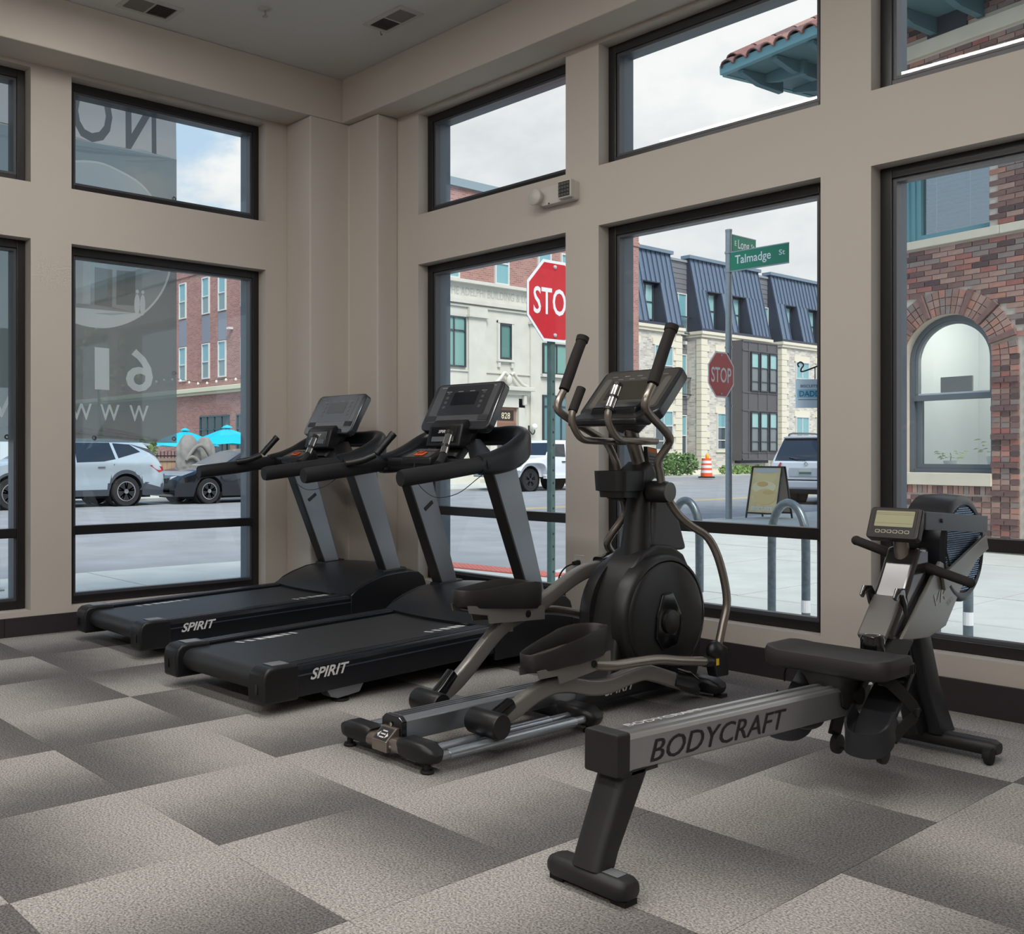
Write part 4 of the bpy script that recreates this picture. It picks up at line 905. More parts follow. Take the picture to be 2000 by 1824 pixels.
def slabs(poly, sx, sy, x0, y0, parent, g=.006):
    xs = [p[0] for p in poly]; ys = [p[1] for p in poly]
    i = math.floor((min(xs)-x0)/sx)
    while x0+i*sx < max(xs):
        j = math.floor((min(ys)-y0)/sy)
        while y0+j*sy < max(ys):
            q = clip(clip(clip(clip(poly, 1, 0, x0+(i+1)*sx-g), -1, 0, -(x0+i*sx+g)), 0, 1, y0+(j+1)*sy-g), 0, -1, -(y0+j*sy+g))
            if len(q) > 2:
                xx = [p[0] for p in q]; yy = [p[1] for p in q]
                if (max(xx)-min(xx))*(max(yy)-min(yy)) > .02: ob('paving_slab', B().prism(q, 'z', GS-.09, GS-random.random()*.004), conc, parent)
            j += 1
        i += 1
slabs([(-4.05, -9), (-.3, -9), (-.3, 1.9), (-4.05, 1.9)], 1.9, 1.55, -4.05, -.35, sw)
slabs([(-4.05, 1.9), (-.3, 1.9), (-.3, 3.42), (-1.0, 3.45), (-2.3, 3.3), (-3.3, 2.7)], 1.9, 1.55, -4.05, -.35, sw)
slabs([(-.3, .28), (7.2, .28), (7.2, 3.45), (-1.0, 3.45), (-.3, 3.0)], 1.55, 1.6, -.3, .3, sw)
slabs([(-1.0, 3.47), (7.2, 3.47), (7.2, 8), (-2.6, 8), (-1.6, 5.5)], 1.55, 1.6, -.3, 3.5, sw)
ob('paving_slab', B().prism([(-2.6, 8.02), (8, 8.02), (8, 12.3), (-5.0, 12.3), (-4.2, 10.8)], 'z', GS-.09, GS), conc, sw)
ob('paving_slab', B().prism([(-5.0, 12.32), (9, 12.32), (9, 60), (-4.8, 60)], 'z', GS-.09, GS), conc, sw)
T = thing('tactile_paving', 'red tactile warning pad set in the kerb ramp', 'tactile paving', (-1.6, 3.2, GS))
T.rotation_euler = (0, 0, radians(7))
ob('pad', B().box(-.85, -.16, 0, .95, .2, .012), mat('tactile_red', (178, 96, 88), .8), T)
b = B()
for i in range(28):
    for j in range(6): b.lathe([(.022, 0), (.014, .007), (.001, .008)], (-.82+i*.064, -.13+j*.06, .012), n=6)
ob('dome', b, mat('tactile_dome', (196, 118, 108), .8), T, kind='stuff')
for k in range(2): 
    o = ob('road_line', B().box(-10.45+k*.3, -40, GR, -10.32+k*.3, 16, GR+.004).box(-10.45+k*.3, 17, GR, -10.32+k*.3, 38, GR+.004), mat('line_yellow', (206, 180, 120), .8)); props(o, kind='structure')
fs_ = props(ob('sidewalk_far', B().box(-25, -40, -.5, -19.85, 34, GS+.02), conc), kind='structure')
ob('curb_far', B().box(-19.85, -40, -.5, -19.65, 34, GS+.02), mat('curb', (170, 170, 164), .85), kind='structure')
props(ob('sidewalk_north', B().box(-60, 36.5, -.5, -27.3, 75, GS+.02), conc), kind='structure')
ob('curb_north', B().box(-27.3, 36.3, -.5, -27.05, 75, GS+.02), mat('curb', (170, 170, 164), .85), kind='structure')
# ---------------------------------------------------------------- brick building next door (local: x along its wall, y outwards, z up)
NA = radians(-11); NO_ = V((.23, 9.704, 0))
NB = thing('brick_building', 'brown brick building next door with an arched window and teal eaves', 'building', NO_, NA)
# local y points away from the camera; the wall face is y=0, outward is -y
BR = [mat('brick_%d' % i, c, .85, var=.12, vs=14, bump=.2, bs=60) for i, c in enumerate([(150, 118, 108), (128, 100, 94), (166, 134, 122), (112, 86, 84), (158, 104, 96), (140, 124, 118), (92, 74, 74), (174, 126, 112)])]
mort = mat('mortar', (208, 196, 182), .9)
lime = mat('limestone', (214, 204, 184), .8, var=.05, vs=5)
tealM = mat('teal_paint', (112, 158, 166), .5)
gryW = mat('grey_window_paint', (98, 106, 112), .5)
AC, AR, AO, CZ = .35, .60, .934, 2.386
wz0 = .885
def inwin(s, z): return (abs(s-AC) < AR and wz0-.17 < z < CZ) or (z >= CZ and (s-AC)**2+(z-CZ)**2 < AR*AR)
# backing wall with its openings
def nwall():
    b = B(); ss = [-1.55, AC-AR, AC+AR, 5.5]; D = .35
    def q(s0, s1, z0, z1): b.box(s0, .006, z0, s1, D, z1)
    uw0, uw1, uz0, uz1 = -.29, .92, 4.03, 5.75
    q(-1.55, AC-AR, 0, CZ+AR); q(AC+AR, 5.5, 0, CZ+AR); q(AC-AR, AC+AR, 0, wz0-.165)
    n = 16
    pts = [(AC+AR*cos(pi-pi*i/n), CZ+AR*sin(pi-pi*i/n)) for i in range(n+1)]
    for p, r in zip(pts, pts[1:]): b.prism([(p[0], p[1]), (r[0], r[1]), (r[0], CZ+AR), (p[0], CZ+AR)], 'y', .006, D)
    q(-1.55, 5.5, CZ+AR, uz0); q(-1.55, uw0, uz0, uz1); q(uw1, 5.5, uz0, uz1); q(-1.55, 5.5, uz1, 7.0)
    return b
ob('mortar_wall', nwall(), mort, NB)
ob('side_wall', B().box(-1.55, .36, 0, -1.2, 9, 7.0).box(-1.2, 8.6, 0, 5.5, 9, 7), BR[1], NB)
# bricks: the ones in view as parts, the rest as one mass
cache = {}; rest = B(); nbr = [0]; cand = []
CH = .0718; 
def brick(s0, s1, z0, z1, big=True):
    sc = (s0+s1)/2; zc = (z0+z1)/2
    vis = -.36 < sc < 1.7 and 1.0 < zc < 4.7
    cand.append((0 if vis else 1, abs(sc-.8)+abs(zc-2.9)*.4, s0, s1, z0, z1))
quo = (AC+AR+.004, AC+AR+.345)
row = 0; z = .02
while z < 6.95:
    off = (row % 2)*.1075; s = -1.55-off
    while s < 3.4:
        s0, s1 = max(s, -1.55), s+.2045; z1 = z+CH-.011
        sm_, zm = (s0+s1)/2, z+CH/2
        bad = s1-s0 < .03
        if -.42 < z-3.918 < .115 and z+CH > 3.915: bad = True
        if 6.5-CH*.8 < z < 6.70: bad = True
        if -.40 < s0-.0 < .92 and s1 > -.29 and s0 < .92 and 4.0 < zm < 5.76: bad = True
        d = math.hypot(max(abs(sm_-AC)-.06, 0), zm-CZ)
        if zm >= CZ-.02 and d < AO+.01: bad = True
        if zm < CZ and abs(sm_-AC) < AR+.345+.08: 
            bad = True
        if .10 < sm_ < .64 and 6.70 < zm < 7.0: bad = True
        if not bad: brick(s0, s1, z, z1)
        s += .215
    z += CH; row += 1
# stacked headers beside and under the arch, dark belts between
for sd in (-1, 1):
    for k in range(int((CZ-.03)/CH)+1):
        z = .03+k*CH; dark = (k % 5) == 3
        for c in range(3 if not dark else 2):
            wd = .115 if not dark else .1725
            a = AC+sd*(AR+.004+c*wd); a2 = a+sd*(wd-.011); cand.append((0 if sd > 0 or z > 1 else .5, .5 if dark else 0.4, min(a, a2), max(a, a2), z, z+CH-.011) + (('dark',) if dark else ()))
for k in range(int(.60/CH)):
    for c in range(10): a = AC-AR+c*.12; cand.append((0 if k > 4 else 1, .6, a, a+.109, .02+k*CH, .02+(k+1)*CH-.011))
for c in range(17): a = AC-AR+c*.0706; cand.append((0, .3, a, a+.061, .61, .715))
cand.sort(key=lambda c: (c[0], c[1]))
for q in cand:
    s0, s1, z0, z1 = q[2:6]; dark = len(q) > 6
    mi = 3 if dark else random.choice([0, 0, 1, 1, 2, 2, 3, 4, 5, 5, 6, 7])
    dy = (-.03 if dark else 0)-random.random()*.004
    if nbr[0] < 300 and q[0] < 1:
        key = (round(s1-s0, 3), round(z1-z0, 3), mi, dark)
        if key not in cache:
            cache[key] = ob('brick', B().box(-(s1-s0)/2, -.012, -(z1-z0)/2, (s1-s0)/2, .03, (z1-z0)/2), BR[mi], NB); o = cache[key]
        else:
            o = bpy.data.objects.new('brick', cache[key].data); COL.objects.link(o); o.parent = NB
        o.location = ((s0+s1)/2, dy, (z0+z1)/2); nbr[0] += 1
    else:
        rest.mi = mi; rest.box(s0, -.012+dy, z0, s1, .03, z1)
ob('brickwork', rest, BR, NB, kind='stuff')
# arch: three rings of headers with dark projecting wedges
ab = 0
angs = [-2, 17, 45, 68, 112, 135, 163, 182]
for r_ in range(3):
    r0, r1 = AR+.006+r_*.11, AR+.006+(r_+1)*.11-.010
    n = 30; 
    for i in range(n):
        a0 = pi*i/n+.05/(r0*10); a1 = pi*(i+1)/n-.05/(r0*10)
        am = math.degrees((a0+a1)/2)
        if any(abs(am-x) < 2.6 for x in angs): continue
        P = [(AC+r*cos(a), CZ+r*sin(a)) for r, a in ((r0, a0), (r1, a0), (r1, a1), (r0, a1))]
        ob('arch_brick', B().prism(P, 'y', -.016-random.random()*.005, .03), BR[random.choice([0, 2, 2, 7, 0, 5])], NB)
for a in angs[1:-1]:
    a = radians(a); w0, w1 = .026, .04
    d = V((cos(a), 0, sin(a))); t_ = V((-sin(a), 0, cos(a))); c = V((AC, 0, CZ))
    P = [c+d*(AR+.004)-t_*w0, c+d*(AO+.012)-t_*w1, c+d*(AO+.012)+t_*w1, c+d*(AR+.004)+t_*w0]
    ob('arch_wedge', B().prism([(p.x, p.z) for p in P], 'y', -.05, .03), BR[1], NB)
# sills and bands
for nm, z0, z1, s0, s1, d in (('window_sill', .72, .885, AC-AR-.04, AC+AR+.01, .04), ('sill_band', 3.918, 4.027, -1.55, 1.06, .045), ('sill_band', 3.918, 4.027, 1.066, 3.4, .045), ('stone_band', 6.51, 6.70, -1.55, 5.5, .05)):
    ob(nm, B().box(s0, -d, z0, s1, .05, z1), lime, NB, bev=.006)
ob('dark_rectangle', B().box(.10, -.02, 6.70, .64, .03, 6.97), mat('rectangle_dark', (62, 66, 76), .6), NB)  # plain dark rectangle between the stone band and the eaves
# arched sash window
W_ = ob('arched_window', B().loft([[(AC+q[0]*r, y, q[1]) for q in []] for y, r in ()]) if 0 else (lambda b: b)(B().prism(
    [(AC+AR*.995, wz0)]+[(AC+AR*.995*cos(pi*i/24), CZ+AR*.995*sin(pi*i/24)) for i in range(25)]+[(AC-AR*.995, wz0), (AC-AR+.07, wz0), (AC-AR+.07, CZ)]+[(AC+(AR-.07)*cos(pi-pi*i/24), CZ+(AR-.07)*sin(pi-pi*i/24)) for i in range(25)]+[(AC+AR-.07, wz0)], 'y', .13, .22)), gryW, NB, sm=30)
def hoop(r0, r1, z0, y0, y1, nm, mt, bot=True):
    b = B(); n = 24
    for i in range(n):
        a, c = pi*i/n, pi*(i+1)/n
        b.prism([(AC+r*cos(x), CZ+r*sin(x)) for r, x in ((r0, a), (r1, a), (r1, c), (r0, c))], 'y', y0, y1)
    b.box(AC+r0, y0, z0, AC+r1, y1, CZ); b.box(AC-r1, y0, z0, AC-r0, y1, CZ)
    return ob(nm, b, mt, W_)
hoop(.485, .535, 1.93, .15, .21, 'upper_sash', mat('sash_grey', (112, 118, 122), .5))
ob('meeting_rail', B().box(AC-.535, .12, 1.86, AC+.535, .22, 1.935), gryW, W_)
ob('rail_highlight', B().box(AC-.5, .15, 1.935, AC+.5, .2, 1.96), mat('sash_white', (196, 200, 204), .5), W_)
ob('lower_sash', B().box(AC-.535, .17, .93, AC-.46, .24, 1.86).box(AC+.485, .17, .93, AC+.535, .24, 1.86).box(AC-.46, .17, .93, AC+.485, .24, 1.0), gryW, W_)
ob('bottom_rail', B().box(AC-AR+.06, .13, wz0, AC+AR-.06, .24, .935), gryW, W_)
g2 = glass('street_glass', (.93, .95, .95), .8, .10)
ob('pane', B().prism([(AC+.49, 1.95)]+[(AC+.49*cos(pi*i/20), CZ+.49*sin(pi*i/20)) for i in range(21)]+[(AC-.49, 1.95)], 'y', .178, .182), g2, W_)
ob('pane', B().box(AC-.465, .203, .99, AC+.49, .207, 1.87), g2, W_)
# the room behind it
ob('room_box', B().box(AC-.9, 2.2, .7, AC+1.0, 2.3, 3.3).box(AC-1.0, .36, .7, AC-.9, 2.3, 3.3).box(AC+.9, .36, .7, AC+1.0, 2.3, 3.3).box(AC-1., .36, .65, AC+1, 2.3, .72).box(AC-1, .36, 3.2, AC+1, 2.3, 3.3), mat('inner_room', (196, 200, 200), .8), W_)
ob('inner_door', B().box(AC-.55, 2.14, .75, AC-.1, 2.19, 2.6), mat('inner_door', (62, 66, 74), .5), W_)
ob('inner_door_frame', B().box(AC-.1, 2.13, .75, AC+.02, 2.2, 2.7), mat('sash_white', (196, 200, 204)), W_)
ob('inner_panel', B().box(AC-.46, .6, 1.93, AC-.02, .63, 2.2), mat('inner_brown', (92, 84, 84), .6), W_)
ob('inner_handle', B().tube([(AC-.16, 2.13, 1.25), (AC-.16, 2.07, 1.26), (AC-.16, 2.07, 1.58), (AC-.16, 2.13, 1.59)], .02, 8), blkM, W_)
ob('inner_sill', B().box(AC-.55, .25, .9, AC+.55, .5, .965), mat('sash_white', (196, 200, 204)), W_)
# upper window, blinds half drawn
U0, U1, UZ0, UZ1 = -.29, .92, 4.03, 5.75
uw = ob('upper_window', B().box(U0, .05, UZ0, U0+.075, .2, UZ1).box(U0+.075, .09, UZ0, U0+.14, .22, UZ1).box(U0+.14, .12, UZ0, U0+.21, .24, UZ1).box(U0+.21, .12, UZ0, U1, .24, UZ0+.09).box(U1-.04, .1, UZ0, U1, .24, UZ1), tealM, NB, bev=.004)
ob('pane', B().box(U0+.2, .178, UZ0+.08, U1-.03, .184, UZ1), glass('reflective_glass', (.8, .82, .84), .6, .32), uw)
ob('blind_head', B().box(U0+.2, .25, UZ1-.1, U1-.03, .3, UZ1), mat('blind', (150, 142, 150), .6), uw)
for i in range(26):
    ob('blind_slat', B().cb(((U0+U1)/2+.08, .27, UZ0+.12+i*.062), (U1-U0-.26, .05, .004), M.Rotation(radians(-48), 3, 'X')), mat('blind', (150, 142, 150), .6), uw)
for s in (U0+.36, U0+.82): ob('blind_cord', B().cyl((s, .235, UZ0+.12), (s, .235, UZ1-.1), .004, 6), mat('cord_white', (206, 204, 206), .6), uw)
ob('dark_room', B().box(U0-.05, .4, UZ0-.1, U1+.05, .45, UZ1+.1), mat('dark_room', (50, 48, 54), .8), uw)
# eaves, gutter and clay tiles
e0, e1, ez = -2.58, 3.4, 7.0
ob('soffit', B().box(e0+.05, -.93, ez-.04, e1, 9.5, ez), mat('soffit_teal', (92, 124, 130), .6), NB)
ob('gutter', B().sweep([(e0, -.95, ez+.0), (e1, -.95, ez+.0)], [(-.05, -.05), (.05, -.05), (.06, .085), (-.06, .085)]), tealM, NB, bev=.006)
ob('gutter', B().sweep([(e0, -.9, ez), (e0, 9.5, ez)], [(-.04, -.05), (.04, -.05), (.05, .085), (-.05, .085)]), tealM, NB, bev=.006)
for k in range(9):
    s = e0+.25+k*.62
    P = [(-.88, ez-.05), (-.88, ez-.10), (-.5, ez-.22), (.0, ez-.26), (.0, ez-.04)]
    ob('rafter_tail', B().prism(P, 'x', s, s+.09), mat('rafter_teal', (84, 116, 124), .6), NB)
    if k < 7:
        y = -.4+k*.9; P = [(e0+.1, ez-.05), (e0+.1, ez-.10), (e0+.55, ez-.22), (-1.55, ez-.26), (-1.55, ez-.04)]
        ob('rafter_tail', B().prism(P, 'y', y, y+.09), mat('rafter_teal', (84, 116, 124), .6), NB)
ob('roof_deck', B().prism([(-.92, ez+.05), (4.2, ez+2.6), (9.3, ez+.05)], 'x', e0+.05, e1), mat('roof_under', (110, 80, 74), .8), NB)
tl = [mat('clay_%d' % i, c, .75, var=.1, vs=10) for i, c in enumerate([(132, 92, 84), (150, 110, 100), (112, 82, 80), (164, 128, 116)])]
tc_ = {}
for rw in range(3):
    for k in range(16):
        mi = random.randrange(4)
        if mi not in tc_:
            b = B()
            for m0 in range(6):
                a0, a1 = pi*m0/6, pi*(m0+1)/6
                P = [(.105*cos(a0), .085*sin(a0)), (.12*cos(a0), .105*sin(a0)), (.12*cos(a1), .105*sin(a1)), (.105*cos(a1), .085*sin(a1))]
                b.prism(P, 'y', -.23, .23)
            o = ob('roof_tile', b, tl[mi], NB, sm=40); tc_[mi] = o
        else:
            o = bpy.data.objects.new('roof_tile', tc_[mi].data); COL.objects.link(o); o.parent = NB
        o.location = (e0+.16+k*.245, -.82+rw*.38, ez+.10+rw*.195+.03); o.rotation_euler = (radians(26.5), 0, 0)
for k in range(8):
    y = -.7+k*.45; o = bpy.data.objects.new('roof_tile', tc_[sorted(tc_)[k % len(tc_)]].data); COL.objects.link(o); o.parent = NB; o.location = (e0+.16, y, ez+.15+.5*(y+.9)); o.rotation_euler = (radians(26.5), 0, 0)
# pots on the sill inside
leafM = mat('leaf_lime', (150, 178, 92), .5, var=.25, vs=20)
potM = mat('pot_white', (222, 222, 220), .5)
def ncoord(s, y, z): return NO_+V((s*cos(NA)-y*sin(NA), s*sin(NA)+y*cos(NA), z))
def pot(s, y, r, h, hh, n, label, spread):
    c = ncoord(s, y, .965); T = thing('potted_plant', label, 'plant', c)
    ob('pot', B().lathe([(.001, 0), (r*.75, 0), (r, h), (r*.9, h), (r*.7, h*.3)], n=18), potM, T, sm=50)
    ob('soil', B().lathe([(.001, h*.85), (r*.88, h*.85)], n=14), mat('soil', (70, 56, 46), .9), T)
    for k in range(n):
        a = 2*pi*k/n+random.random(); rad = spread*(.3+.7*random.random()); z = h+hh*(.2+.8*random.random())
        p = V((rad*cos(a), rad*sin(a)*.7, z)); d = p.normalized(); t_ = V((-sin(a), cos(a), .2)); wd = .028; ln_ = .075
        q = p+V((cos(a), sin(a), -.2))*ln_
        b = B().add([p, p*.5+q*.5+t_*wd+V((0, 0, .012)), q, p*.5+q*.5-t_*wd+V((0, 0, .012))], [(0, 1, 2), (0, 2, 3)])
        ob('leaf', b, leafM, T)
    ob('stem', B().tube([(0, 0, h*.8), (.01, 0, h+hh*.5), (.0, 0, h+hh*.8)], .006, 6), mat('stem', (110, 120, 70), .7), T)
pot(AC-.17, .36, .085, .08, .13, 26, 'low potted plant on the left of the arched window sill', .16)
pot(AC+.40, .36, .075, .14, .26, 34, 'taller potted plant on the right of the arched window sill', .16)

# unseen point light added to brighten the room behind the arched window
ld = bpy.data.lights.new('room_fill', 'POINT'); ld.energy = 45; ld.shadow_soft_size = .15; ld.color = (1, .96, .9)
lo_ = bpy.data.objects.new('room_fill', ld); COL.objects.link(lo_); lo_.location = ncoord(AC+.3, 1.2, 2.9)
# ---------------------------------------------------------------- buildings across the street
tglM = mat('teal_sky_glass', (120, 170, 178), .06, .0, spec=.9)
drkG = mat('dark_window_glass', (70, 84, 92), .06, spec=.9)
whF = mat('white_window_frame', (212, 212, 208), .5)
dkF = mat('dark_window_frame', (52, 58, 66), .5)
def far_window(par, o, R, w_, h, fm, gm=None, cols=1, rows=2, low=None, name='window', fw_=.07, depth=.10, low_gm=None):
    """window of a far facade: frame with mullions and a pane; o = lower left corner on the wall, R = right along the wall"""
    R = V(R).normalized(); Nn = R.cross(V((0, 0, 1)))      # outward normal (towards the viewer)
    def bx(b, a0, a1, z0, z1, d0, d1):
        P = [V(o)+R*a+V((0, 0, z))+Nn*d for a in (a0, a1) for z in (z0, z1) for d in (d0, d1)]
        b.add(P, [(0, 1, 3, 2), (4, 6, 7, 5), (0, 4, 5, 1), (2, 3, 7, 6), (0, 2, 6, 4), (1, 5, 7, 3)])
    b = B(); d0, d1 = -.02, .09
    bx(b, 0, fw_, 0, h, d0, d1); bx(b, w_-fw_, w_, 0, h, d0, d1); bx(b, fw_, w_-fw_, 0, fw_, d0, d1); bx(b, fw_, w_-fw_, h-fw_, h, d0, d1)
    for c in range(1, cols): bx(b, w_*c/cols-fw_*.4, w_*c/cols+fw_*.4, fw_, h-fw_, d0, d1-.01)
    zs = [h*r/rows for r in range(1, rows)] if not low else low
    for z in zs: bx(b, fw_, w_-fw_, z-fw_*.45, z+fw_*.45, d0, d1-.01)
    f = ob(name, b, fm, par)
    edges = [fw_*.5]+list(zs)+[h-fw_*.5]
    for c in range(cols):
        for k in range(len(edges)-1):
            p = B(); bx(p, w_*c/cols+.01, w_*(c+1)/cols-.01, edges[k], edges[k+1], .005, .03)
            ob('pane', p, (gm or tglM) if (k == len(edges)-2 or not low_gm) else low_gm, f)
    return f
def brickmat(name, c1, c2, mo, scale, ratio=.33, light=.0):
    a = bpy.data.materials.new(name); a.use_nodes = True; t = a.node_tree; p = t.nodes['Principled BSDF']; p.inputs['Roughness'].default_value = .85
    co = N('ShaderNodeTexCoord', t); ge = N('ShaderNodeNewGeometry', t)
    sp = N('ShaderNodeSeparateXYZ', t); L(co.outputs['Object'], sp.inputs[0], t)
    ad = N('ShaderNodeMath', t, operation='ADD'); L(sp.outputs[0], ad.inputs[0], t); L(sp.outputs[1], ad.inputs[1], t)
    cb = N('ShaderNodeCombineXYZ', t); L(ad.outputs[0], cb.inputs[0], t); L(sp.outputs[2], cb.inputs[1], t)
    br = N('ShaderNodeTexBrick', t); L(cb.outputs[0], br.inputs[0], t); br.inputs['Scale'].default_value = scale
    br.inputs['Color1'].default_value = rgb(*c1); br.inputs['Color2'].default_value = rgb(*c2); br.inputs['Mortar'].default_value = rgb(*mo)
    br.inputs['Brick Width'].default_value = 1.; br.inputs['Row Height'].default_value = ratio; br.inputs['Mortar Size'].default_value = .04; br.inputs['Bias'].default_value = light
    L(br.outputs['Color'], p.inputs['Base Color'], t); MATS[name] = a; return a
redB = brickmat('red_brick', (146, 104, 98), (172, 128, 118), (176, 146, 138), 3.6)
ston = brickmat('grey_stone_brick', (214, 208, 198), (150, 144, 138), (206, 200, 190), 2.6, .3, -.25)
paleS = mat('pale_limestone', (206, 204, 194), .8, var=.06, vs=1.5)
crmS = mat('cream_stone', (226, 218, 198), .8)
# red brick block with the limestone front
KX, KY, KH = -25.0, 24.6, 12.5
K = thing('brick_block', 'red brick block with a pale limestone front and door number 828', 'building', (KX, KY, 0), world=True)
def K_(x, y, z): return (x, y, z)
ob('brick_walls', B().box(KX-40, KY, GS, KX, KY+.4, KH).box(KX-.4, KY, GS, KX, KY+13.5, KH).box(KX-40, KY+.4, KH-.3, KX-.4, KY+13.5, KH-.1), redB, K)
ob('parapet_cap', B().box(KX-40, KY-.15, KH, KX+.15, KY+13.6, KH+.35), mat('cap_grey_blue', (140, 156, 164), .5), K)
ob('brick_band', B().box(KX-40, KY-.06, KH-.95, KX+.06, KY+13.5, KH-.75), redB, K)
def kw(x, z, w_, h, **k): return far_window(K, (x, KY, z), (1, 0, 0), w_, h, whF, cols=1, **k)
for x in (-47.75, -45.05, -43.25, -40.85, -38.6, -36.8, -34.4):
    for z, zz in ((9.12, 2.12), (5.42, 2.03)): kw(x, z, .82, zz, low=[zz*.48], low_gm=mat('pane_grey_teal', (126, 150, 152), .1))
    ob('spandrel_panel', B().box(x-.02, KY-.04, 7.5, x+.84, KY+.02, 9.05), mat('spandrel_grey', (134, 138, 148), .6), K)
ob('cornice', B().box(KX-40, KY-.22, 4.52, KX, KY, 4.66).box(KX-40, KY-.38, 4.66, KX, KY, 4.92), mat('cornice_cream', (214, 212, 186), .7), K, bev=.03)
for x, w_ in ((-45.3, 3.2), (-41.3, 3.0), (-37, 3)):
    far_window(K, (x, KY, .2), (1, 0, 0), w_, 3.1, mat('shopfront_teal', (64, 96, 104), .5), mat('shop_glass', (52, 66, 70), .06, spec=.8), cols=4, rows=4, name='shop_window')
ob('security_camera', B().box(-41.95, KY-.3, 7.98, -41.7, KY-.02, 8.1), whF, K)
# limestone front on the +x side
ob('stone_front', B().box(KX-.05, KY-.02, GS, KX+.10, KY+9.4, 8.5), paleS, K)
ob('stone_base', B().box(KX+.1, KY-.02, GS, KX+.22, KY+9.4, .5), paleS, K)
for z0, z1, d in ((8.42, 8.56, .34), (7.72, 7.80, .20), (7.56, 7.72, .26), (7.42, 7.50, .18), (4.66, 4.72, .16)):
    ob('stone_moulding', B().box(KX, KY-.05, z0, KX+d, KY+9.4, z1), paleS, K)
engr = mat('engraved', (176, 176, 168), .9)
txt('lettering', 'THE ADELPHI BUILDING & LOAN', (KX+.105, KY+.15, 7.92), (0, 1, 0), (0, 0, 1), .36, engr, K, width=5.6, align='LEFT')
for y0, y1 in ((25.95, 27.0), (29.85, 30.5)):
    ob('pilaster', B().box(KX+.1, y0, .5, KX+.2, y1, 7.0), paleS, K); ob('pilaster_capital', B().box(KX+.1, y0-.08, 7.0, KX+.32, y1+.08, 7.1).box(KX+.1, y0-.02, 7.1, KX+.26, y1+.02, 7.42), paleS, K)
def aw(y, z, w_, h, fm=dkF, **k): return far_window(K, (KX+.10, y, z), (0, 1, 0), w_, h, fm, **k)
gG = mat('green_blind_glass', (116, 160, 152), .12); 
aw(24.4, 4.83, 1.4, 2.15, gm=gG, cols=2, low=[1.55]); aw(27.9, 5.33, .72, 1.54, gm=mat('green_blind_dark', (84, 128, 120), .12), rows=1)
ob('window_trim', B().box(KX+.1, 27.72, 5.2, KX+.24, 28.8, 5.3).box(KX+.1, 27.74, 5.3, KX+.18, 27.88, 7.0).box(KX+.1, 28.64, 5.3, KX+.18, 28.78, 7.0).box(KX+.1, 27.74, 6.9, KX+.2, 28.78, 7.04), paleS, K)
for y in (27.76, 28.6): ob('sill_bracket', B().box(KX+.1, y, 4.95, KX+.2, y+.14, 5.2), paleS, K)
aw(30.72, 4.8, 1.9, 1.42, gm=gG, cols=2, rows=1); aw(30.72, 1.72, 1.9, 2.12, gm=mat('blue_green_glass', (92, 132, 140), .1), cols=3, low=[1.6])
ob('window_sill_stone', B().box(KX+.1, 30.6, 4.66, KX+.26, 32.8, 4.8), paleS, K)
for y in (24.62, 27.68, 30.5, 32.1): far_window(K, (KX, y, 8.6), (0, 1, 0), .9, 1.9, whF, rows=2)
# doorway with scrolled pediment, number 828
ob('door_surround', B().box(KX+.1, 27.15, GS, KX+.3, 27.55, 3.6).box(KX+.1, 28.95, GS, KX+.3, 29.35, 3.6).box(KX+.1, 27.15, 3.2, KX+.3, 29.35, 3.75), paleS, K)
ob('door_hood', B().box(KX+.1, 26.9, 3.92, KX+.62, 29.7, 4.1).box(KX+.1, 27.0, 3.75, KX+.45, 29.6, 3.92), paleS, K, bev=.03)
for s in (-1, 1):
    pp, _ = catmull([(KX+.34, 28.28+s*(.12+.0), 4.62), (KX+.34, 28.28+s*.3, 4.70), (KX+.34, 28.28+s*.5, 4.5), (KX+.34, 28.28+s*.85, 4.24), (KX+.34, 28.28+s*1.2, 4.14)], 0, 4)
    ob('pediment_scroll', B().tube(pp, .075, 8), paleS, K, sm=50)
    ob('hood_bracket', B().box(KX+.1, 28.28+s*1.0-.1, 3.3, KX+.42, 28.28+s*1.0+.1, 3.75), paleS, K, bev=.04)
ob('pediment_urn', B().ell((KX+.34, 28.28, 4.4), (.12, .16, .24)), paleS, K, sm=1)
dr = ob('door', B().box(KX+.06, 27.58, GS, KX+.14, 28.92, 3.18), mat('door_brown', (150, 112, 92), .6), K)
ob('door_panel', B().box(KX+.13, 27.74, 2.62, KX+.16, 28.76, 3.06), mat('transom_dark', (34, 32, 32), .2), dr)
txt('door_number', '828', (KX+.165, 28.25, 2.70), (0, 1, 0), (0, 0, 1), .28, mat('number_cream', (222, 206, 176), .5), dr, width=.55, bold=.01)
ob('door_rail', B().box(KX+.13, 27.6, 2.32, KX+.17, 28.9, 2.5), mat('door_brown2', (136, 98, 80), .6), dr); ob('door_glass', B().box(KX+.13, 27.8, .8, KX+.15, 28.7, 2.25), drkG, dr)
for y in (26.85, 29.85):
    s_ = ob('wall_lamp', B().tube([(KX+.1, y, 2.2), (KX+.3, y, 2.02), (KX+.42, y, 2.12), (KX+.42, y, 2.22)], .025, 8, 3), blkM, K); ob('lamp_globe', B().ell((KX+.42, y, 2.36), (.14, .14, .14), 14, 10), mat('globe_white', (236, 236, 232), .3), s_, sm=1)
    ob('lamp_plate', B().box(KX+.1, y-.08, 2.1, KX+.13, y+.08, 2.42), blkM, s_)
ob('entrance_step', B().box(KX+.1, 26.6, GS, KX+1.1, 30, .05).box(KX+.1, 26.9, .05, KX+.7, 29.7, .2), paleS, K)

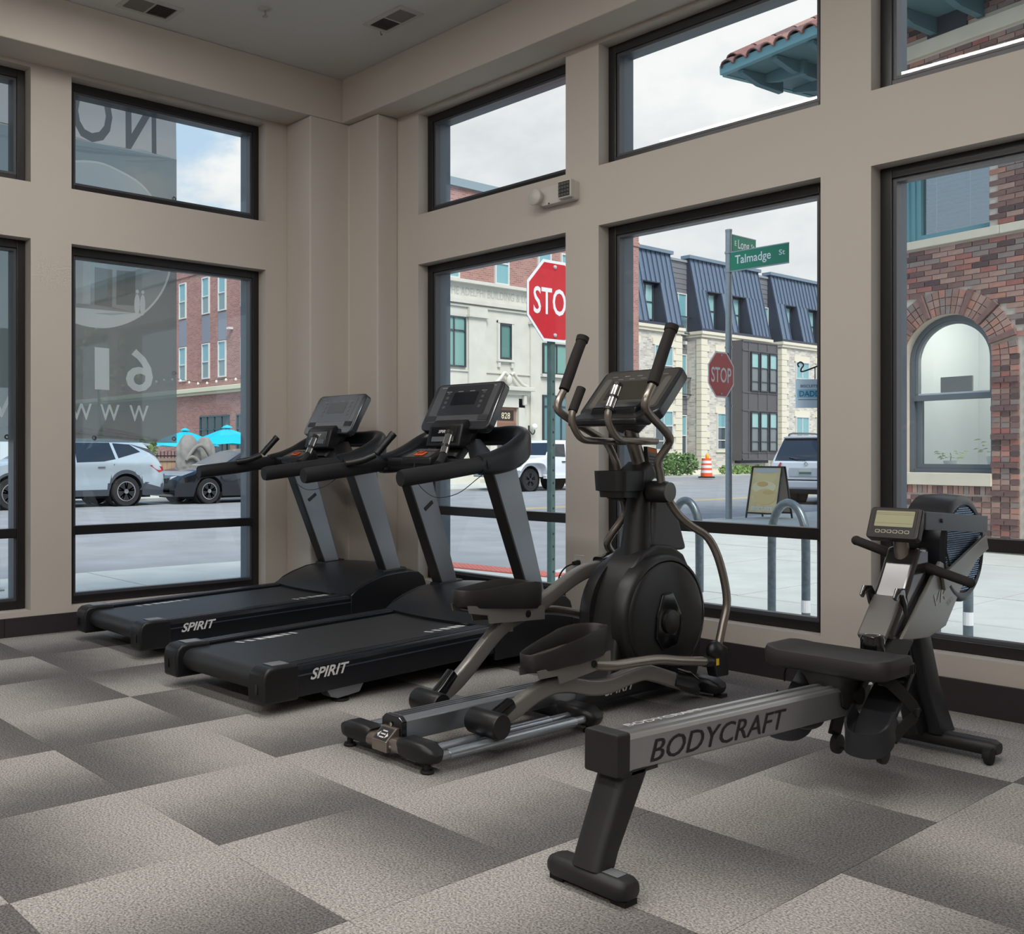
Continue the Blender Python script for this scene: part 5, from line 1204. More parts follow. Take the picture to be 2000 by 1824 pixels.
# grey apartment block: stone bays under standing-seam mansards, grey recessed bays between
AX = -29.5
A_ = thing('apartment_block', 'grey and stone apartment block with blue metal mansard roofs', 'building', (AX, 42, 0), world=True)
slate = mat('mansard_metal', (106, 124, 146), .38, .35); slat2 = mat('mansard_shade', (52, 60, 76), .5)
sid = mat('grey_siding', (112, 112, 118), .7); sid2 = mat('dark_panel', (88, 86, 90), .6)
bays = [(38.6, 48.45), (50.55, 58.4), (60.0, 69.5)]
ob('core_wall', B().box(AX-10, 38.6, GS, AX-1.0, 70, 13.05), sid, A_)
def lap(par, y0, y1, z0, z1, x):
    z = z0
    while z < z1:
        h = min(.30, z1-z); ob('siding_board', B().prism([(x, z), (x+.035, z), (x+.012, z+h), (x, z+h)], 'y', y0, y1), sid, par); z += .31
for y0, y1 in ((48.45, 50.55), (58.4, 60.0)):
    lap(A_, y0, y1, GS, 13.0, AX-1.0)
    ob('coping', B().box(AX-1.2, y0, 13.0, AX-.9, y1, 13.14), mat('coping_grey', (140, 148, 152), .5), A_)
    for z in (8.5, 4.75, 1.0):
        c = (y0+y1)/2; wd = 1.75 if y1-y0 > 1.8 else 1.4
        far_window(A_, (AX-1.0+.04, c-wd/2, z), (0, 1, 0), wd, 2.55, whF, cols=2, rows=1 if z > 4 else 2, gm=tglM, name='balcony_door' if z > 4 else 'window', low_gm=drkG)
        if z > 4:
            rl_ = ob('balcony_rail', B().box(AX-.72, y0+.02, z+1.05, AX-.66, y1-.02, z+1.11).box(AX-.72, y0+.02, z+.02, AX-.66, y1-.02, z+.08), dkF, A_)
            n = int((y1-y0)/.13)
            for i in range(n+1): ob('baluster', B().box(AX-.70, y0+.03+i*.13, z+.06, AX-.68, y0+.05+i*.13, z+1.06), dkF, rl_)
    ob('wall_light', B().box(AX-.98, y1-.45, 7.9, AX-.8, y1-.25, 8.1), whF, A_)
for bi, (y0, y1) in enumerate(bays):
    ob('stone_bay', B().box(AX-1.0, y0, GS, AX, y1, 8.35), ston, A_)
    ob('bay_cornice', B().box(AX-1.0, y0-.12, 8.33, AX+.14, y1+.12, 8.5).box(AX-1., y0-.18, 8.5, AX+.22, y1+.18, 8.68), crmS, A_)
    ob('gutter_line', B().box(AX-1., y0-.1, 8.68, AX+.12, y1+.1, 8.86), slat2, A_)
    zq = .25
    while zq < 8.2:
        for ye, sg in ((y0, 1), (y1, -1)):
            lw = .85 if int(zq/.38) % 2 else .6
            if bi == 0 and ye == y0: continue
            ob('quoin', B().box(AX-.3, min(ye-sg*.05, ye+sg*lw), zq, AX+.06, max(ye-sg*.05, ye+sg*lw), zq+.36), crmS, A_)
        zq += .38
    # mansard: sloped seamed panels around two recessed windows
    ws = {0: [(41.6, 43.72), (45.15, 46.95)], 1: [(51.75, 53.45), (54.6, 56.3)], 2: [(61.15, 62.75), (64.2, 66.0)]}[bi]
    zt, z0m = 13.25, 8.86
    sx_ = lambda z: AX+.06-.9*(z-z0m)/(zt-z0m)
    segs = []; ys = [y0]+[q for w2 in ws for q in (w2[0], w2[1])]+[y1]
    def panel(ya, yb, za, zb):
        sh = lambda z, s: (.38*(1-(z-z0m)/(zt-z0m))-.19)*s
        b = B(); b.add([(sx_(za), ya, za), (sx_(za), yb, za), (sx_(zb), yb, zb), (sx_(zb), ya, zb), (sx_(za)-.1, ya, za), (sx_(za)-.1, yb, za), (sx_(zb)-.1, yb, zb), (sx_(zb)-.1, ya, zb)], [(0, 1, 2, 3), (4, 7, 6, 5), (0, 4, 5, 1), (3, 2, 6, 7), (0, 3, 7, 4), (1, 5, 6, 2)])
        p_ = ob('mansard_panel', b, slate, A_)
        n = max(1, round((yb-ya)/.46))
        for i in range(n+1):
            y = ya+(yb-ya)*i/n; b = B(); b.add([(sx_(za)+d, y+s, za) for d in (0, .06) for s in (-.02, .02)]+[(sx_(zb)+d, y+s, zb) for d in (0, .06) for s in (-.02, .02)], [(0, 2, 3, 1), (4, 5, 7, 6), (0, 1, 5, 4), (2, 6, 7, 3), (0, 4, 6, 2), (1, 3, 7, 5)])
            ob('seam', b, slat2 if i in () else mat('seam_blue', (84, 100, 122), .4, .3), p_)
    zw = 11.35
    panel(y0, y1, zw, zt)
    for a, c in zip(ys[::2], ys[1::2]): panel(a, c, z0m, zw)
    for a, c in ws:
        ob('dormer_reveal', B().box(AX-.95, a-.01, z0m, AX-.85, c+.5, zw).box(AX-.9, a-.05, zw-.06, sx_(zw)+.02, c+.02, zw).prism([(AX-.9, z0m), (sx_(z0m), z0m), (sx_(zw), zw), (AX-.9, zw)], 'y', c-.03, c+.01).prism([(AX-.9, z0m), (sx_(z0m), z0m), (sx_(zw), zw), (AX-.9, zw)], 'y', a-.01, a+.03), slat2, A_)
        far_window(A_, (AX-.82, a+.02, 9.1), (0, 1, 0), (c-a)*.86, 2.15, dkF, cols=2, rows=2, gm=mat('curtained_glass', (150, 190, 190), .1))
    ob('mansard_cap', B().box(AX-1.3, y0-.2, zt, AX-.65, y1+.2, zt+.2), mat('cap_blue', (118, 136, 152), .4, .3), A_)
    ob('mansard_cheek', B().prism([(AX-1., z0m), (AX+.06, z0m), (sx_(zt), zt), (AX-1., zt)], 'y', y0-.06, y0+.0), slat2, A_)
def sw_(y, z, wd, h, **k):
    far_window(A_, (AX+.02, y, z), (0, 1, 0), wd, h, whF, **k); ob('lintel', B().box(AX-.05, y-.14, z+h, AX+.07, y+wd+.14, z+h+.38), crmS, A_); ob('window_ledge', B().box(AX-.05, y-.08, z-.16, AX+.1, y+wd+.08, z), crmS, A_)
for y, wd in ((42.45, 1.8), (45.7, 1.8)):
    sw_(y, 5.35, wd, 2.2, cols=2, low=[1.0], low_gm=drkG); sw_(y, 1.35, wd, 2.35, cols=2, low=[.55, 1.45], low_gm=drkG)
sw_(52.2, 1.4, 1.0, 2.3, cols=1, low=[.6, 1.4], low_gm=drkG); sw_(52.2, 5.35, 1.0, 2.2, cols=1, low=[1.], low_gm=drkG)
for y in (61.75, 64.6): sw_(y, 5.3, 1.75, 2.15, cols=2, low=[1.0], low_gm=drkG); sw_(y, 1.4, 1.75, 2.3, cols=2, low=[1.1])
# grey box bay
ob('box_bay', B().box(AX, 53.9, .72, AX+.75, 58.1, 8.32), sid2, A_)
for z in (.74, 1.18, 3.85, 5.0, 7.65, 8.22): ob('bay_batten', B().box(AX+.74, 53.9, z, AX+.80, 58.1, z+.09), sid2, A_)
for y in (53.9, 54.62, 55.75, 56.85, 58.02): ob('bay_batten', B().box(AX+.74, y, .72, AX+.79, y+.08, 8.32), sid2, A_)
for z, h in ((1.3, 2.5), (5.12, 2.48)):
    for y in (54.82, 55.92, 57.02): far_window(A_, (AX+.78, y, z), (0, 1, 0), .92, h, dkF, cols=1, low=[.62, 1.5], gm=mat('curtained_glass', (150, 190, 190), .1), low_gm=mat('dim_pane', (112, 122, 126), .1))
ob('bay_soffit', B().box(AX, 54.3, .55, AX+.4, 57.6, .72), slat2, A_)
ob('base_course', B().box(AX, 38.6, GS, AX+.06, 70, .18), crmS, A_)
# ---------------------------------------------------------------- cars (local: x runs from the nose to the tail, y across, z up)
tireM = mat('tire', (34, 34, 36), .8); rimM = mat('alloy', (190, 192, 196), .25, .9); carG = mat('car_glass', (30, 38, 48), .04, spec=.9)
cladM = mat('cladding', (66, 72, 82), .6); tailM = mat('tail_light', (170, 26, 34), .15, coat=.5); lampG = mat('headlight', (196, 204, 212), .1, coat=.5)
def interp(P, x):
    for (x0, z0), (x1, z1) in zip(P, P[1:]):
        if x0 <= x <= x1: return z0+(z1-z0)*((x-x0)/(x1-x0) if x1 > x0 else 0)
    return P[0][1] if x < P[0][0] else P[-1][1]
def car(name, label, loc, rz, top, Lc, Wd, belt, roofw, clear, axles, r, paint, clad=None, glass=(), screens=(), taper=.12, arch=.07, spokes=5, rim=None, flat=0):
    T = thing(name, label, 'car', loc, rz)
    n = 96; xs = [Lc*i/n for i in range(n+1)]; zr = max(z for _, z in top); b = B(); rings = []
    def hw(z, x):
        h = Wd/2
        if z < belt: h *= .93+.07*min(1, max(0, (z-clear)/(.45*(belt-clear)))) if z < clear+.45*(belt-clear) else 1-.015*(z-clear)/(belt)
        else: h = h*.985+(roofw/2-h*.985)*min(1, (z-belt)/(zr-belt))**(1 if not flat else .8)
        e0 = min(1, x/.55); e1 = min(1, (Lc-x)/.45)
        return h*(1-taper*(1-e0)**2.2)*(1-taper*.7*(1-e1)**2.2)
    def zb(x):
        z = clear
        for ax_ in axles:
            d = abs(x-ax_); R = r+arch
            if d < R: z = max(z, r+sqrt(R*R-d*d)-.0)
        return z
    K = 9
    for x in xs:
        zt = interp(top, x); z0 = min(zb(x), zt-.08); zz = []
        for k in range(K+1): zz.append(z0+(zt-z0)*k/K)
        right = [(x, -hw(z, x)*(1 if k < K else .93), z) for k, z in enumerate(zz)]
        rings.append(right+[(p[0], -p[1], p[2]) for p in reversed(right)])
    b.loft(rings)
    nr = 2*(K+1)
    for fi in range(n*nr):
        k = fi//nr; i = fi % nr; x = xs[k]+Lc/n/2; f = b.f[fi]; z = sum(b.v[q][2] for q in f)/4
        m_ = 0
        if clad is not None:
            if z < clad: m_ = 1
            if any(abs(x-a) < r+arch+.07 and math.hypot(x-a, z-r) < r+arch+.075 for a in axles): m_ = 1
        if i == K:
            if any(a <= x <= c for a, c in screens): m_ = 2
        b.m[fi] = m_
    body = ob('body', b, [paint, cladM, carG], T, sm=35)
    def side(poly, s, nm, mt, d=.006, par=None):
        b = B(); b.add([(x, s*(hw(z, x)+d), z) for x, z in poly], [tuple(range(len(poly)))]); return ob(nm, b, mt, par or T)
    for s in (-1, 1):
        for g in glass: side(g, s, 'side_window', carG)
    for ai, ax_ in enumerate(axles):
        for s in (-1, 1):
            yc = s*(Wd/2-.125)
            w_ = ob('wheel', B().lathe([(r*.66, -.10), (r*.94, -.11), (r, -.07), (r, .07), (r*.94, .11), (r*.66, .10)], (ax_, yc, r), 'y', 28, cap=True), tireM, T, sm=40)
            bb = B().lathe([(r*.68, s*.095), (r*.66, s*.108), (r*.60, s*.10), (r*.58, s*.04), (.001, s*.03)], (ax_, yc, r), 'y', 28); ob('rim_barrel', bb, mat('rim_dark', (60, 62, 66), .4, .6), w_, sm=40)
            bb = B().lathe([(r*.67, s*.10), (r*.665, s*.112), (r*.60, s*.108), (r*.60, s*.10)], (ax_, yc, r), 'y', 28)
            for k in range(spokes):
                for o in (-.16, .16):
                    a = 2*pi*k/spokes+.3; d0 = V((cos(a+o*.5), 0, sin(a+o*.5))); d1 = V((cos(a+o), 0, sin(a+o))); c = V((ax_, yc+s*.10, r))
                    t_ = V((-sin(a), 0, cos(a)))*.018
                    P = [c+d0*r*.12-t_, c+d0*r*.12+t_, c+d1*r*.63+t_, c+d1*r*.63-t_]
                    bb.add([p for p in P]+[p+V((0, -s*.03, 0)) for p in P], [(0, 1, 2, 3), (7, 6, 5, 4), (0, 4, 5, 1), (1, 5, 6, 2), (2, 6, 7, 3), (3, 7, 4, 0)])
            bb.lathe([(.001, s*.112), (r*.16, s*.11), (r*.18, s*.08)], (ax_, yc, r), 'y', 14)
            ob('rim', bb, rim or rimM, w_, sm=40)
            bb = B().lathe([(r+arch-.005, -s*.3), (r+arch-.005, s*.09)], (ax_, yc, r), 'y', 24); ob('arch_liner', bb, mat('liner', (18, 18, 20), .9), w_)
    ob('underbody', B().box(.3, -Wd/2+.25, clear-.06, Lc-.3, Wd/2-.25, clear+.15), mat('liner', (18, 18, 20), .9), T)
    return T, side, hw
# silver crossover, tail towards the black saloon
st_ = [(0, .55), (.03, .8), (.2, 1.0), (.9, 1.10), (1.25, 1.14), (2.0, 1.56), (2.5, 1.68), (3.5, 1.69), (4.25, 1.62), (4.38, 1.56), (4.66, 1.24), (4.80, 1.08), (4.86, .62)]
silv = mat('silver_car', (196, 212, 222), .25, .5, coat=.6)
T, side, hw = car('crossover_car', 'silver crossover car with black cladding parked below the banner', (-18.11, 2.63, GR), radians(90), st_, 4.86, 1.94, 1.06, 1.40, .27, (.93, 3.79), .375, silv, clad=.50, screens=((1.3, 1.98), (4.38, 4.64)),
    glass=([(1.62, 1.10), (2.05, 1.50), (2.42, 1.58), (2.42, 1.10)], [(2.50, 1.10), (2.50, 1.585), (3.42, 1.585), (3.52, 1.18), (3.2, 1.12)], [(3.60, 1.20), (3.50, 1.575), (3.95, 1.545), (4.22, 1.36)]))
side([(4.42, 1.03), (4.80, .985), (4.845, .88), (4.70, .84)], -1, 'tail_light', tailM, .012)
side([(4.15, .40), (4.83, .40), (4.84, .56), (4.3, .60)], -1, 'bumper_cladding', cladM, .012)
for x in (2.42, 3.46): side([(x, .45), (x+.012, .45), (x+.012, 1.06), (x, 1.06)], -1, 'door_gap', mat('liner', (18, 18, 20), .9), .004)
for x in (2.2, 3.12): ob('door_handle', B().cb((x, -(hw(.98, x)+.02), .985), (.2, .03, .028)), chrM, T, bev=.008)
pp = [(4.12+.085*cos(2*pi*i/16), .86+.085*sin(2*pi*i/16)) for i in range(16)]; side(pp, -1, 'fuel_flap', mat('silver_flap', (186, 204, 216), .3, .5), .004)
ob('rear_spoiler', B().prism([(4.2, 1.62), (4.62, 1.56), (4.60, 1.51), (4.3, 1.54)], 'y', -.62, .62), silv, T, bev=.01)
side([(3.95, 1.56), (4.3, 1.42), (4.68, 1.22), (4.5, 1.42)], -1, 'pillar_trim', cladM, .010)
# black saloon facing left
sd_ = [(0, .42), (.03, .62), (.18, .74), (.6, .88), (1.35, .99), (2.15, 1.38), (2.7, 1.455), (3.3, 1.44), (4.1, 1.13), (4.7, 1.06), (4.83, .95), (4.85, .5)]
blkC = mat('black_car', (16, 20, 28), .12, coat=1.)
T, side, hw = car('saloon_car', 'black saloon car parked nose to the silver crossover', (-17.90, 7.75, GR), radians(90), sd_, 4.85, 1.83, .93, 1.22, .20, (.95, 3.75), .335, blkC, screens=((1.4, 2.12), (3.35, 4.05)),
    glass=([(1.75, .98), (2.2, 1.30), (2.75, 1.385), (2.75, .97)], [(2.85, .97), (2.85, 1.39), (3.25, 1.37), (3.75, 1.10), (3.6, .98)]), rim=rimM)
ob('grille', B().cb((.05, 0, .60), (.05, .62, .13)), mat('grille_black', (10, 10, 12), .4), T, bev=.01); ob('grille_rim', B().cb((.045, 0, .672), (.06, .70, .018)), chrM, T)
ob('badge', B().lathe([(.001, -.01), (.05, -.01), (.05, 0)], (.1, 0, .74), 'x', 14), chrM, T)
for s in (-1, 1):
    ob('headlight', B().loft([[(x, s*y, z) for x, y, z in q] for q in (((.06, .42, .62), (.06, .42, .70), (.09, .44, .715)), ((.30, .80, .66), (.32, .80, .755), (.36, .80, .77)), ((.58, .885, .73), (.60, .885, .775), (.64, .88, .79)))]), lampG, T, sm=40)
    ob('fog_light', B().cb((.12, s*.66, .36), (.08, .2, .06), M.Rotation(radians(s*-18), 3, 'Z')), lampG, T, bev=.01)
ob('lower_grille', B().cb((.03, 0, .36), (.06, 1.0, .12)), mat('grille_black', (10, 10, 12), .4), T, bev=.01)
for x in (1.62, 2.80): side([(x, .3), (x+.012, .3), (x+.012, .93), (x, .93)], -1, 'door_gap', mat('liner', (18, 18, 20), .9), .004)
ob('door_handle', B().cb((2.45, -(hw(.84, 2.45)+.02), .85), (.18, .03, .028)), chrM, T)
ob('door_mirror', B().ell((1.72, -1.0, .98), (.08, .12, .07)), blkC, T, sm=1)
# white off-roader facing left
jp = [(0, .70), (.02, 1.04), (.12, 1.10), (1.5, 1.20), (1.62, 1.24), (1.98, 1.74), (2.1, 1.80), (4.2, 1.80), (4.32, 1.74), (4.36, .72)]
whC = mat('white_car', (226, 230, 236), .25, coat=.6)
T, side, hw = car('offroad_car', 'white boxy off-road car parked before the limestone front', (-18.4, 21.02, GR), radians(90), jp, 4.36, 1.62, 1.16, 1.44, .50, (.78, 3.55), .405, whC, screens=((1.64, 1.97),), taper=.03, arch=.09, rim=mat('dark_alloy', (70, 74, 84), .3, .8),
    glass=([(1.92, 1.22), (2.12, 1.66), (2.62, 1.66), (2.62, 1.20)], [(2.74, 1.20), (2.74, 1.66), (3.4, 1.66), (3.4, 1.20)], [(3.5, 1.2), (3.5, 1.66), (4.2, 1.66), (4.2, 1.2)]), flat=1)
for s in (-1, 1):
    for xa, x0, x1 in ((.78, .10, 1.42), (3.55, 2.95, 4.28)):
        pp, _ = catmull([(x0-.02, s*.87, .72), (x0+.14, s*.90, .93), (x0+.34, s*.90, 1.0), (x1-.36, s*.90, 1.0), (x1-.14, s*.90, .90), (x1, s*.86, .60)], 0, 4)
        ob('fender_flare', B().sweep(pp, rr(.26, .06, .02, 3)), whC if xa < 1 else blkM, T, sm=50)
    ob('side_step', B().box(1.45, s*.78, .44, 2.95, s*.92, .54), whC, T)
    ob('round_headlight', B().lathe([(.001, -.02), (.09, -.02), (.1, .02)], (-.0, s*.5, .95), 'x', 16), lampG, T)
    ob('turn_signal', B().box(.12, s*.80, .90, .36, s*.93, .95), blkM, T)
    ob('mirror', B().box(1.72, s*.80, 1.22, 1.82, s*1.02, 1.38), blkM, T, bev=.02)
for k in range(7): ob('grille_slot', B().cb((-.005, -.33+k*.11, .92), (.02, .06, .26)), blkM, T)
ob('front_bumper', B().sweep([(-.26, -.86, .60), (-.32, -.5, .60), (-.32, .5, .60), (-.26, .86, .60)], rr(.16, .2, .04)), mat('bumper_grey', (150, 154, 160), .5), T, sm=50)
ob('bonnet_latch', B().cb((.5, -.74, 1.06), (.06, .05, .05)), blkM, T)
for x in (2.68, 1.66): side([(x, .58), (x+.015, .58), (x+.015, 1.16), (x, 1.16)], -1, 'door_gap', mat('liner', (18, 18, 20), .9), .004)
for x in (2.5, 3.3): ob('door_handle', B().cb((x, -(hw(1.0, x)+.02), 1.03), (.18, .04, .035)), blkM, T)
# white sport utility seen from behind
wt = [(0, .6), (.04, .95), (.9, 1.10), (1.3, 1.14), (1.95, 1.68), (2.4, 1.80), (4.0, 1.80), (4.42, 1.74), (4.78, 1.12), (4.86, 1.05), (4.88, .5)]
T, side, hw = car('utility_car', 'white sport utility car seen from behind beyond the poster board', (-7.55, 25.3, GR), radians(-84), wt, 4.88, 1.92, 1.10, 1.50, .32, (.95, 3.75), .38, whC, screens=((1.35, 1.93), (4.44, 4.76)), taper=.1,
    glass=([(1.6, 1.14), (2.1, 1.66), (2.7, 1.70), (2.7, 1.13)], [(2.8, 1.13), (2.8, 1.7), (3.6, 1.7), (3.7, 1.14)], [(3.8, 1.15), (3.72, 1.69), (4.2, 1.64), (4.6, 1.25)]))
for s in (-1, 1):
    ob('tail_light', B().loft([[(4.60, s*.94, .92), (4.62, s*.93, 1.12), (4.70, s*.90, 1.12), (4.72, s*.91, .92)], [(4.84, s*.66, .94), (4.82, s*.64, 1.08), (4.86, s*.62, 1.08), (4.895, s*.66, .94)]]), tailM, T, bev=.01)
    ob('roof_rail', B().tube([(2.3, s*.66, 1.80), (2.5, s*.66, 1.86), (4.1, s*.66, 1.85), (4.3, s*.66, 1.77)], .025, 8, 3), mat('rail_dark', (60, 64, 70), .4), T, sm=50)
ob('brake_light', B().box(4.40, -.45, 1.725, 4.50, .45, 1.755), mat('brake_red', (190, 110, 104), .3), T)
ob('rear_spoiler', B().prism([(4.1, 1.80), (4.52, 1.755), (4.5, 1.715), (4.2, 1.75)], 'y', -.72, .72), whC, T, bev=.01)
ob('plate_recess', B().box(4.86, -.42, .72, 4.885, .42, .95), mat('recess_grey', (186, 190, 196), .4), T, bev=.01)
pt = ob('license_plate', B().box(4.885, -.16, .76, 4.895, .16, .92), mat('plate_green', (188, 204, 190), .5), T)
ob('plate_band', B().box(4.895, -.155, .78, 4.897, .155, .845), mat('plate_ink', (96, 112, 108), .5), pt)
ob('wiper', B().tube([(4.80, -.02, 1.15), (4.79, -.25, 1.17), (4.74, -.48, 1.21)], .012, 6), blkM, T)
ob('emblem', B().lathe([(.03, 0), (.045, .004), (.05, 0)], (4.85, 0, 1.05), 'x', 14), chrM, T)
ob('bumper', B().box(4.70, -.90, .42, 4.95, .90, .62), mat('bumper_silver', (196, 200, 206), .35), T, bev=.04, seg=3)
ob('bumper_gap', B().box(4.9, -.88, .62, 4.93, .88, .65), mat('liner', (18, 18, 20), .9), T)
ob('tow_bar', B().box(4.6, -.55, .30, 4.9, .55, .40), mat('liner', (18, 18, 20), .9), T)
# ---------------------------------------------------------------- signs and street furniture
stopR = mat('stop_red', (196, 30, 44), .4, var=.08, vs=9); sgnW = mat('sign_white', (232, 234, 238), .4); galv = mat('galvanised', (150, 160, 166), .4, .5, var=.08, vs=20)
grnS = mat('street_green', (0, 128, 98), .4); alS = mat('sign_back', (60, 62, 64), .5)
def octo(T, c, w_, R, name='sign_face'):
    """stop sign, c centre of the face, R right direction seen by the reader"""
    R = V(R); Nn = R.cross(V((0, 0, 1))); 
    def poly(k, d): return [V(c)+R*(w_/2/cos(pi/8)*k*cos(pi/8+pi/4*i))+V((0, 0, 1))*(w_/2/cos(pi/8)*k*sin(pi/8+pi/4*i))+Nn*d for i in range(8)]
    pl_ = ob('sign_plate', B().loft([poly(1, -.004), poly(1, 0)]), sgnW, T)
    ob('red_field', B().loft([poly(.93, 0), poly(.93, .0015)]), stopR, pl_)
    txt('lettering', 'STOP', V(c)+V((0, 0, -w_*.165))+Nn*.002, R, (0, 0, 1), w_*.335, sgnW, pl_, width=w_*.78, bold=.012, ext=.0012)
    for z in (w_*.42, -w_*.42): ob('bolt', B().ell(V(c)+V((0, 0, z))+Nn*.004, (.02, .02, .02), 10, 6), mat('bolt_grey', (190, 192, 196), .4), pl_)
    ob('sign_back', B().loft([poly(.995, -.008), poly(.995, -.0045)]), alS, pl_)
# near stop sign on a square post
T = thing('stop_sign', 'large red stop sign on a green-grey post close outside the window', 'stop sign', (-.14, 2.57, GS), world=True)
octo(T, (-.09, 2.574, 2.575), .765, (0, 1, 0))
ob('post', B().box(-.165, 2.55, GS, -.110, 2.61, 2.9), mat('post_green', (84, 106, 104), .5, .3, var=.15, vs=14), T, bev=.006)
for k in range(16): ob('post_hole', B().lathe([(.001, 0), (.012, 0), (.012, -.004)], (-.1095, 2.58, .02+k*.12), 'x', 10), mat('hole_dark', (30, 36, 36), .8), T)
# corner pole: street names and second stop sign
T = thing('street_sign_pole', 'tall grey pole with two green street names and a smaller stop sign', 'street sign', (-4.78, 13.2, GS), world=True)
ob('pole', B().cyl((-4.78, 13.2, GS), (-4.78, 13.2, 5.48), .062, 16), galv, T, sm=50); ob('pole_cap', B().cyl((-4.78, 13.2, 5.48), (-4.78, 13.2, 5.52), .066, 16), galv, T, sm=50)
for z in (2.05, 3.2, 4.68, 5.05): ob('clamp', B().cyl((-4.78, 13.2, z), (-4.78, 13.2, z+.04), .075, 16), galv, T, sm=50)
octo(T, (-4.68, 12.78, 2.66), .88, (0, 1, 0))
ob('rear_sign', B().box(-4.76, 12.75, 2.25, -4.745, 13.2, 3.1), alS, T)
def blade(o, R, ln_, h, words, nm):
    R = V(R); Nn = R.cross(V((0, 0, 1))); c = V(o)
    def q(a, z, d): return c+R*a+V((0, 0, z))+Nn*d
    P = [q(a, z, d) for a in (0, ln_) for z in (0, h) for d in (-.01, .01)]
    s_ = ob(nm, B().add(P, [(0, 1, 3, 2), (4, 6, 7, 5), (0, 4, 5, 1), (2, 3, 7, 6), (0, 2, 6, 4), (1, 5, 7, 3)]), grnS, T)
    for z0, z1 in ((-.02, 0), (h, h+.02)):
        P = [q(a, z, d) for a in (0, ln_) for z in (z0, z1) for d in (-.014, .014)]; ob('blade_rail', B().add(P, [(0, 1, 3, 2), (4, 6, 7, 5), (0, 4, 5, 1), (2, 3, 7, 6), (0, 2, 6, 4), (1, 5, 7, 3)]), galv, s_)
    for w_, a, z, hh, wd in words: txt('lettering', w_, q(a, z, .011), R, (0, 0, 1), hh, sgnW, s_, width=wd, align='LEFT', bold=.01)
blade((-4.72, 13.17, 4.70), (1, 0, 0), 1.19, .35, [('Talmadge', .10, .12, .17, .74), ('St', 1.0, .16, .10, .12)], 'street_name_talmadge')
blade((-4.74, 13.26, 5.08), (0, 1, 0), .84, .33, [('E', .07, .14, .10, .06), ('Long', .19, .10, .18, .40), ('St', .66, .14, .10, .12)], 'street_name_long')
# hanging bakery sign on an iron bracket
SX, SY = -1.96, 10.49; Rr = V((.62, .78, 0)); Rr = V((.64, .768, 0))
T = thing('hanging_sign', 'pale blue hanging sign lettered BISCUITS BY DADDY under an iron bracket', 'sign', (SX, SY, 1.85), world=True)
def hp(a, z, d=0): return V((SX, SY, 0))+Rr*a+V((0, 0, z))+Rr.cross(V((0, 0, 1)))*d
P = [hp(a, z, d) for a in (0, .9) for z in (1.86, 2.31) for d in (-.012, .012)]
sb = ob('sign_board', B().add(P, [(0, 1, 3, 2), (4, 6, 7, 5), (0, 4, 5, 1), (2, 3, 7, 6), (0, 2, 6, 4), (1, 5, 7, 3)]), mat('sign_pale_blue', (204, 226, 240), .5), T)
ob('blue_band', B().add([hp(.02, 2.02, .0135), hp(.88, 2.02, .0135), hp(.88, 2.15, .0135), hp(.02, 2.15, .0135)], [(0, 1, 2, 3)]), mat('band_blue', (136, 196, 224), .5), sb)
ob('underline', B().add([hp(.03, 1.985, .0135), hp(.88, 1.985, .0135), hp(.88, 1.995, .0135), hp(.03, 1.995, .0135)], [(0, 1, 2, 3)]), mat('ink_slate', (76, 96, 116), .5), sb)
txt('lettering', 'BISCUITS BY', hp(.07, 2.18, .0145), Rr, (0, 0, 1), .045, mat('ink_slate', (76, 96, 116)), sb, width=.36, align='LEFT', bold=.015)
txt('lettering', "DADDY'S", hp(.05, 2.04, .0145), Rr, (0, 0, 1), .09, mat('ink_teal', (50, 116, 156), .5), sb, width=.47, align='LEFT', bold=.02)
pp, _ = catmull([hp(.05, 2.50), hp(.03, 2.55), hp(.08, 2.58), hp(.12, 2.53), hp(.08, 2.46), hp(.14, 2.44), hp(.6, 2.62), hp(.95, 2.75)], 0, 5)
ib = ob('iron_bracket', B().tube(pp, .012, 8), blkM, T, sm=50)
ob('scroll', B().tube(catmull([hp(.42, 2.44), hp(.47, 2.42), hp(.50, 2.46), hp(.56, 2.5), hp(.62, 2.46), hp(.9, 2.6)], 0, 4)[0], .009, 8), blkM, ib, sm=50)
for a in (.3, .7): ob('hanger', B().cyl(hp(a, 2.3), hp(a, 2.47+.3*(a-.2)), .007, 6), blkM, T)
ob('wall_arm', B().cyl(hp(.9, 2.62), hp(1.7, 2.62), .02, 8), blkM, T)
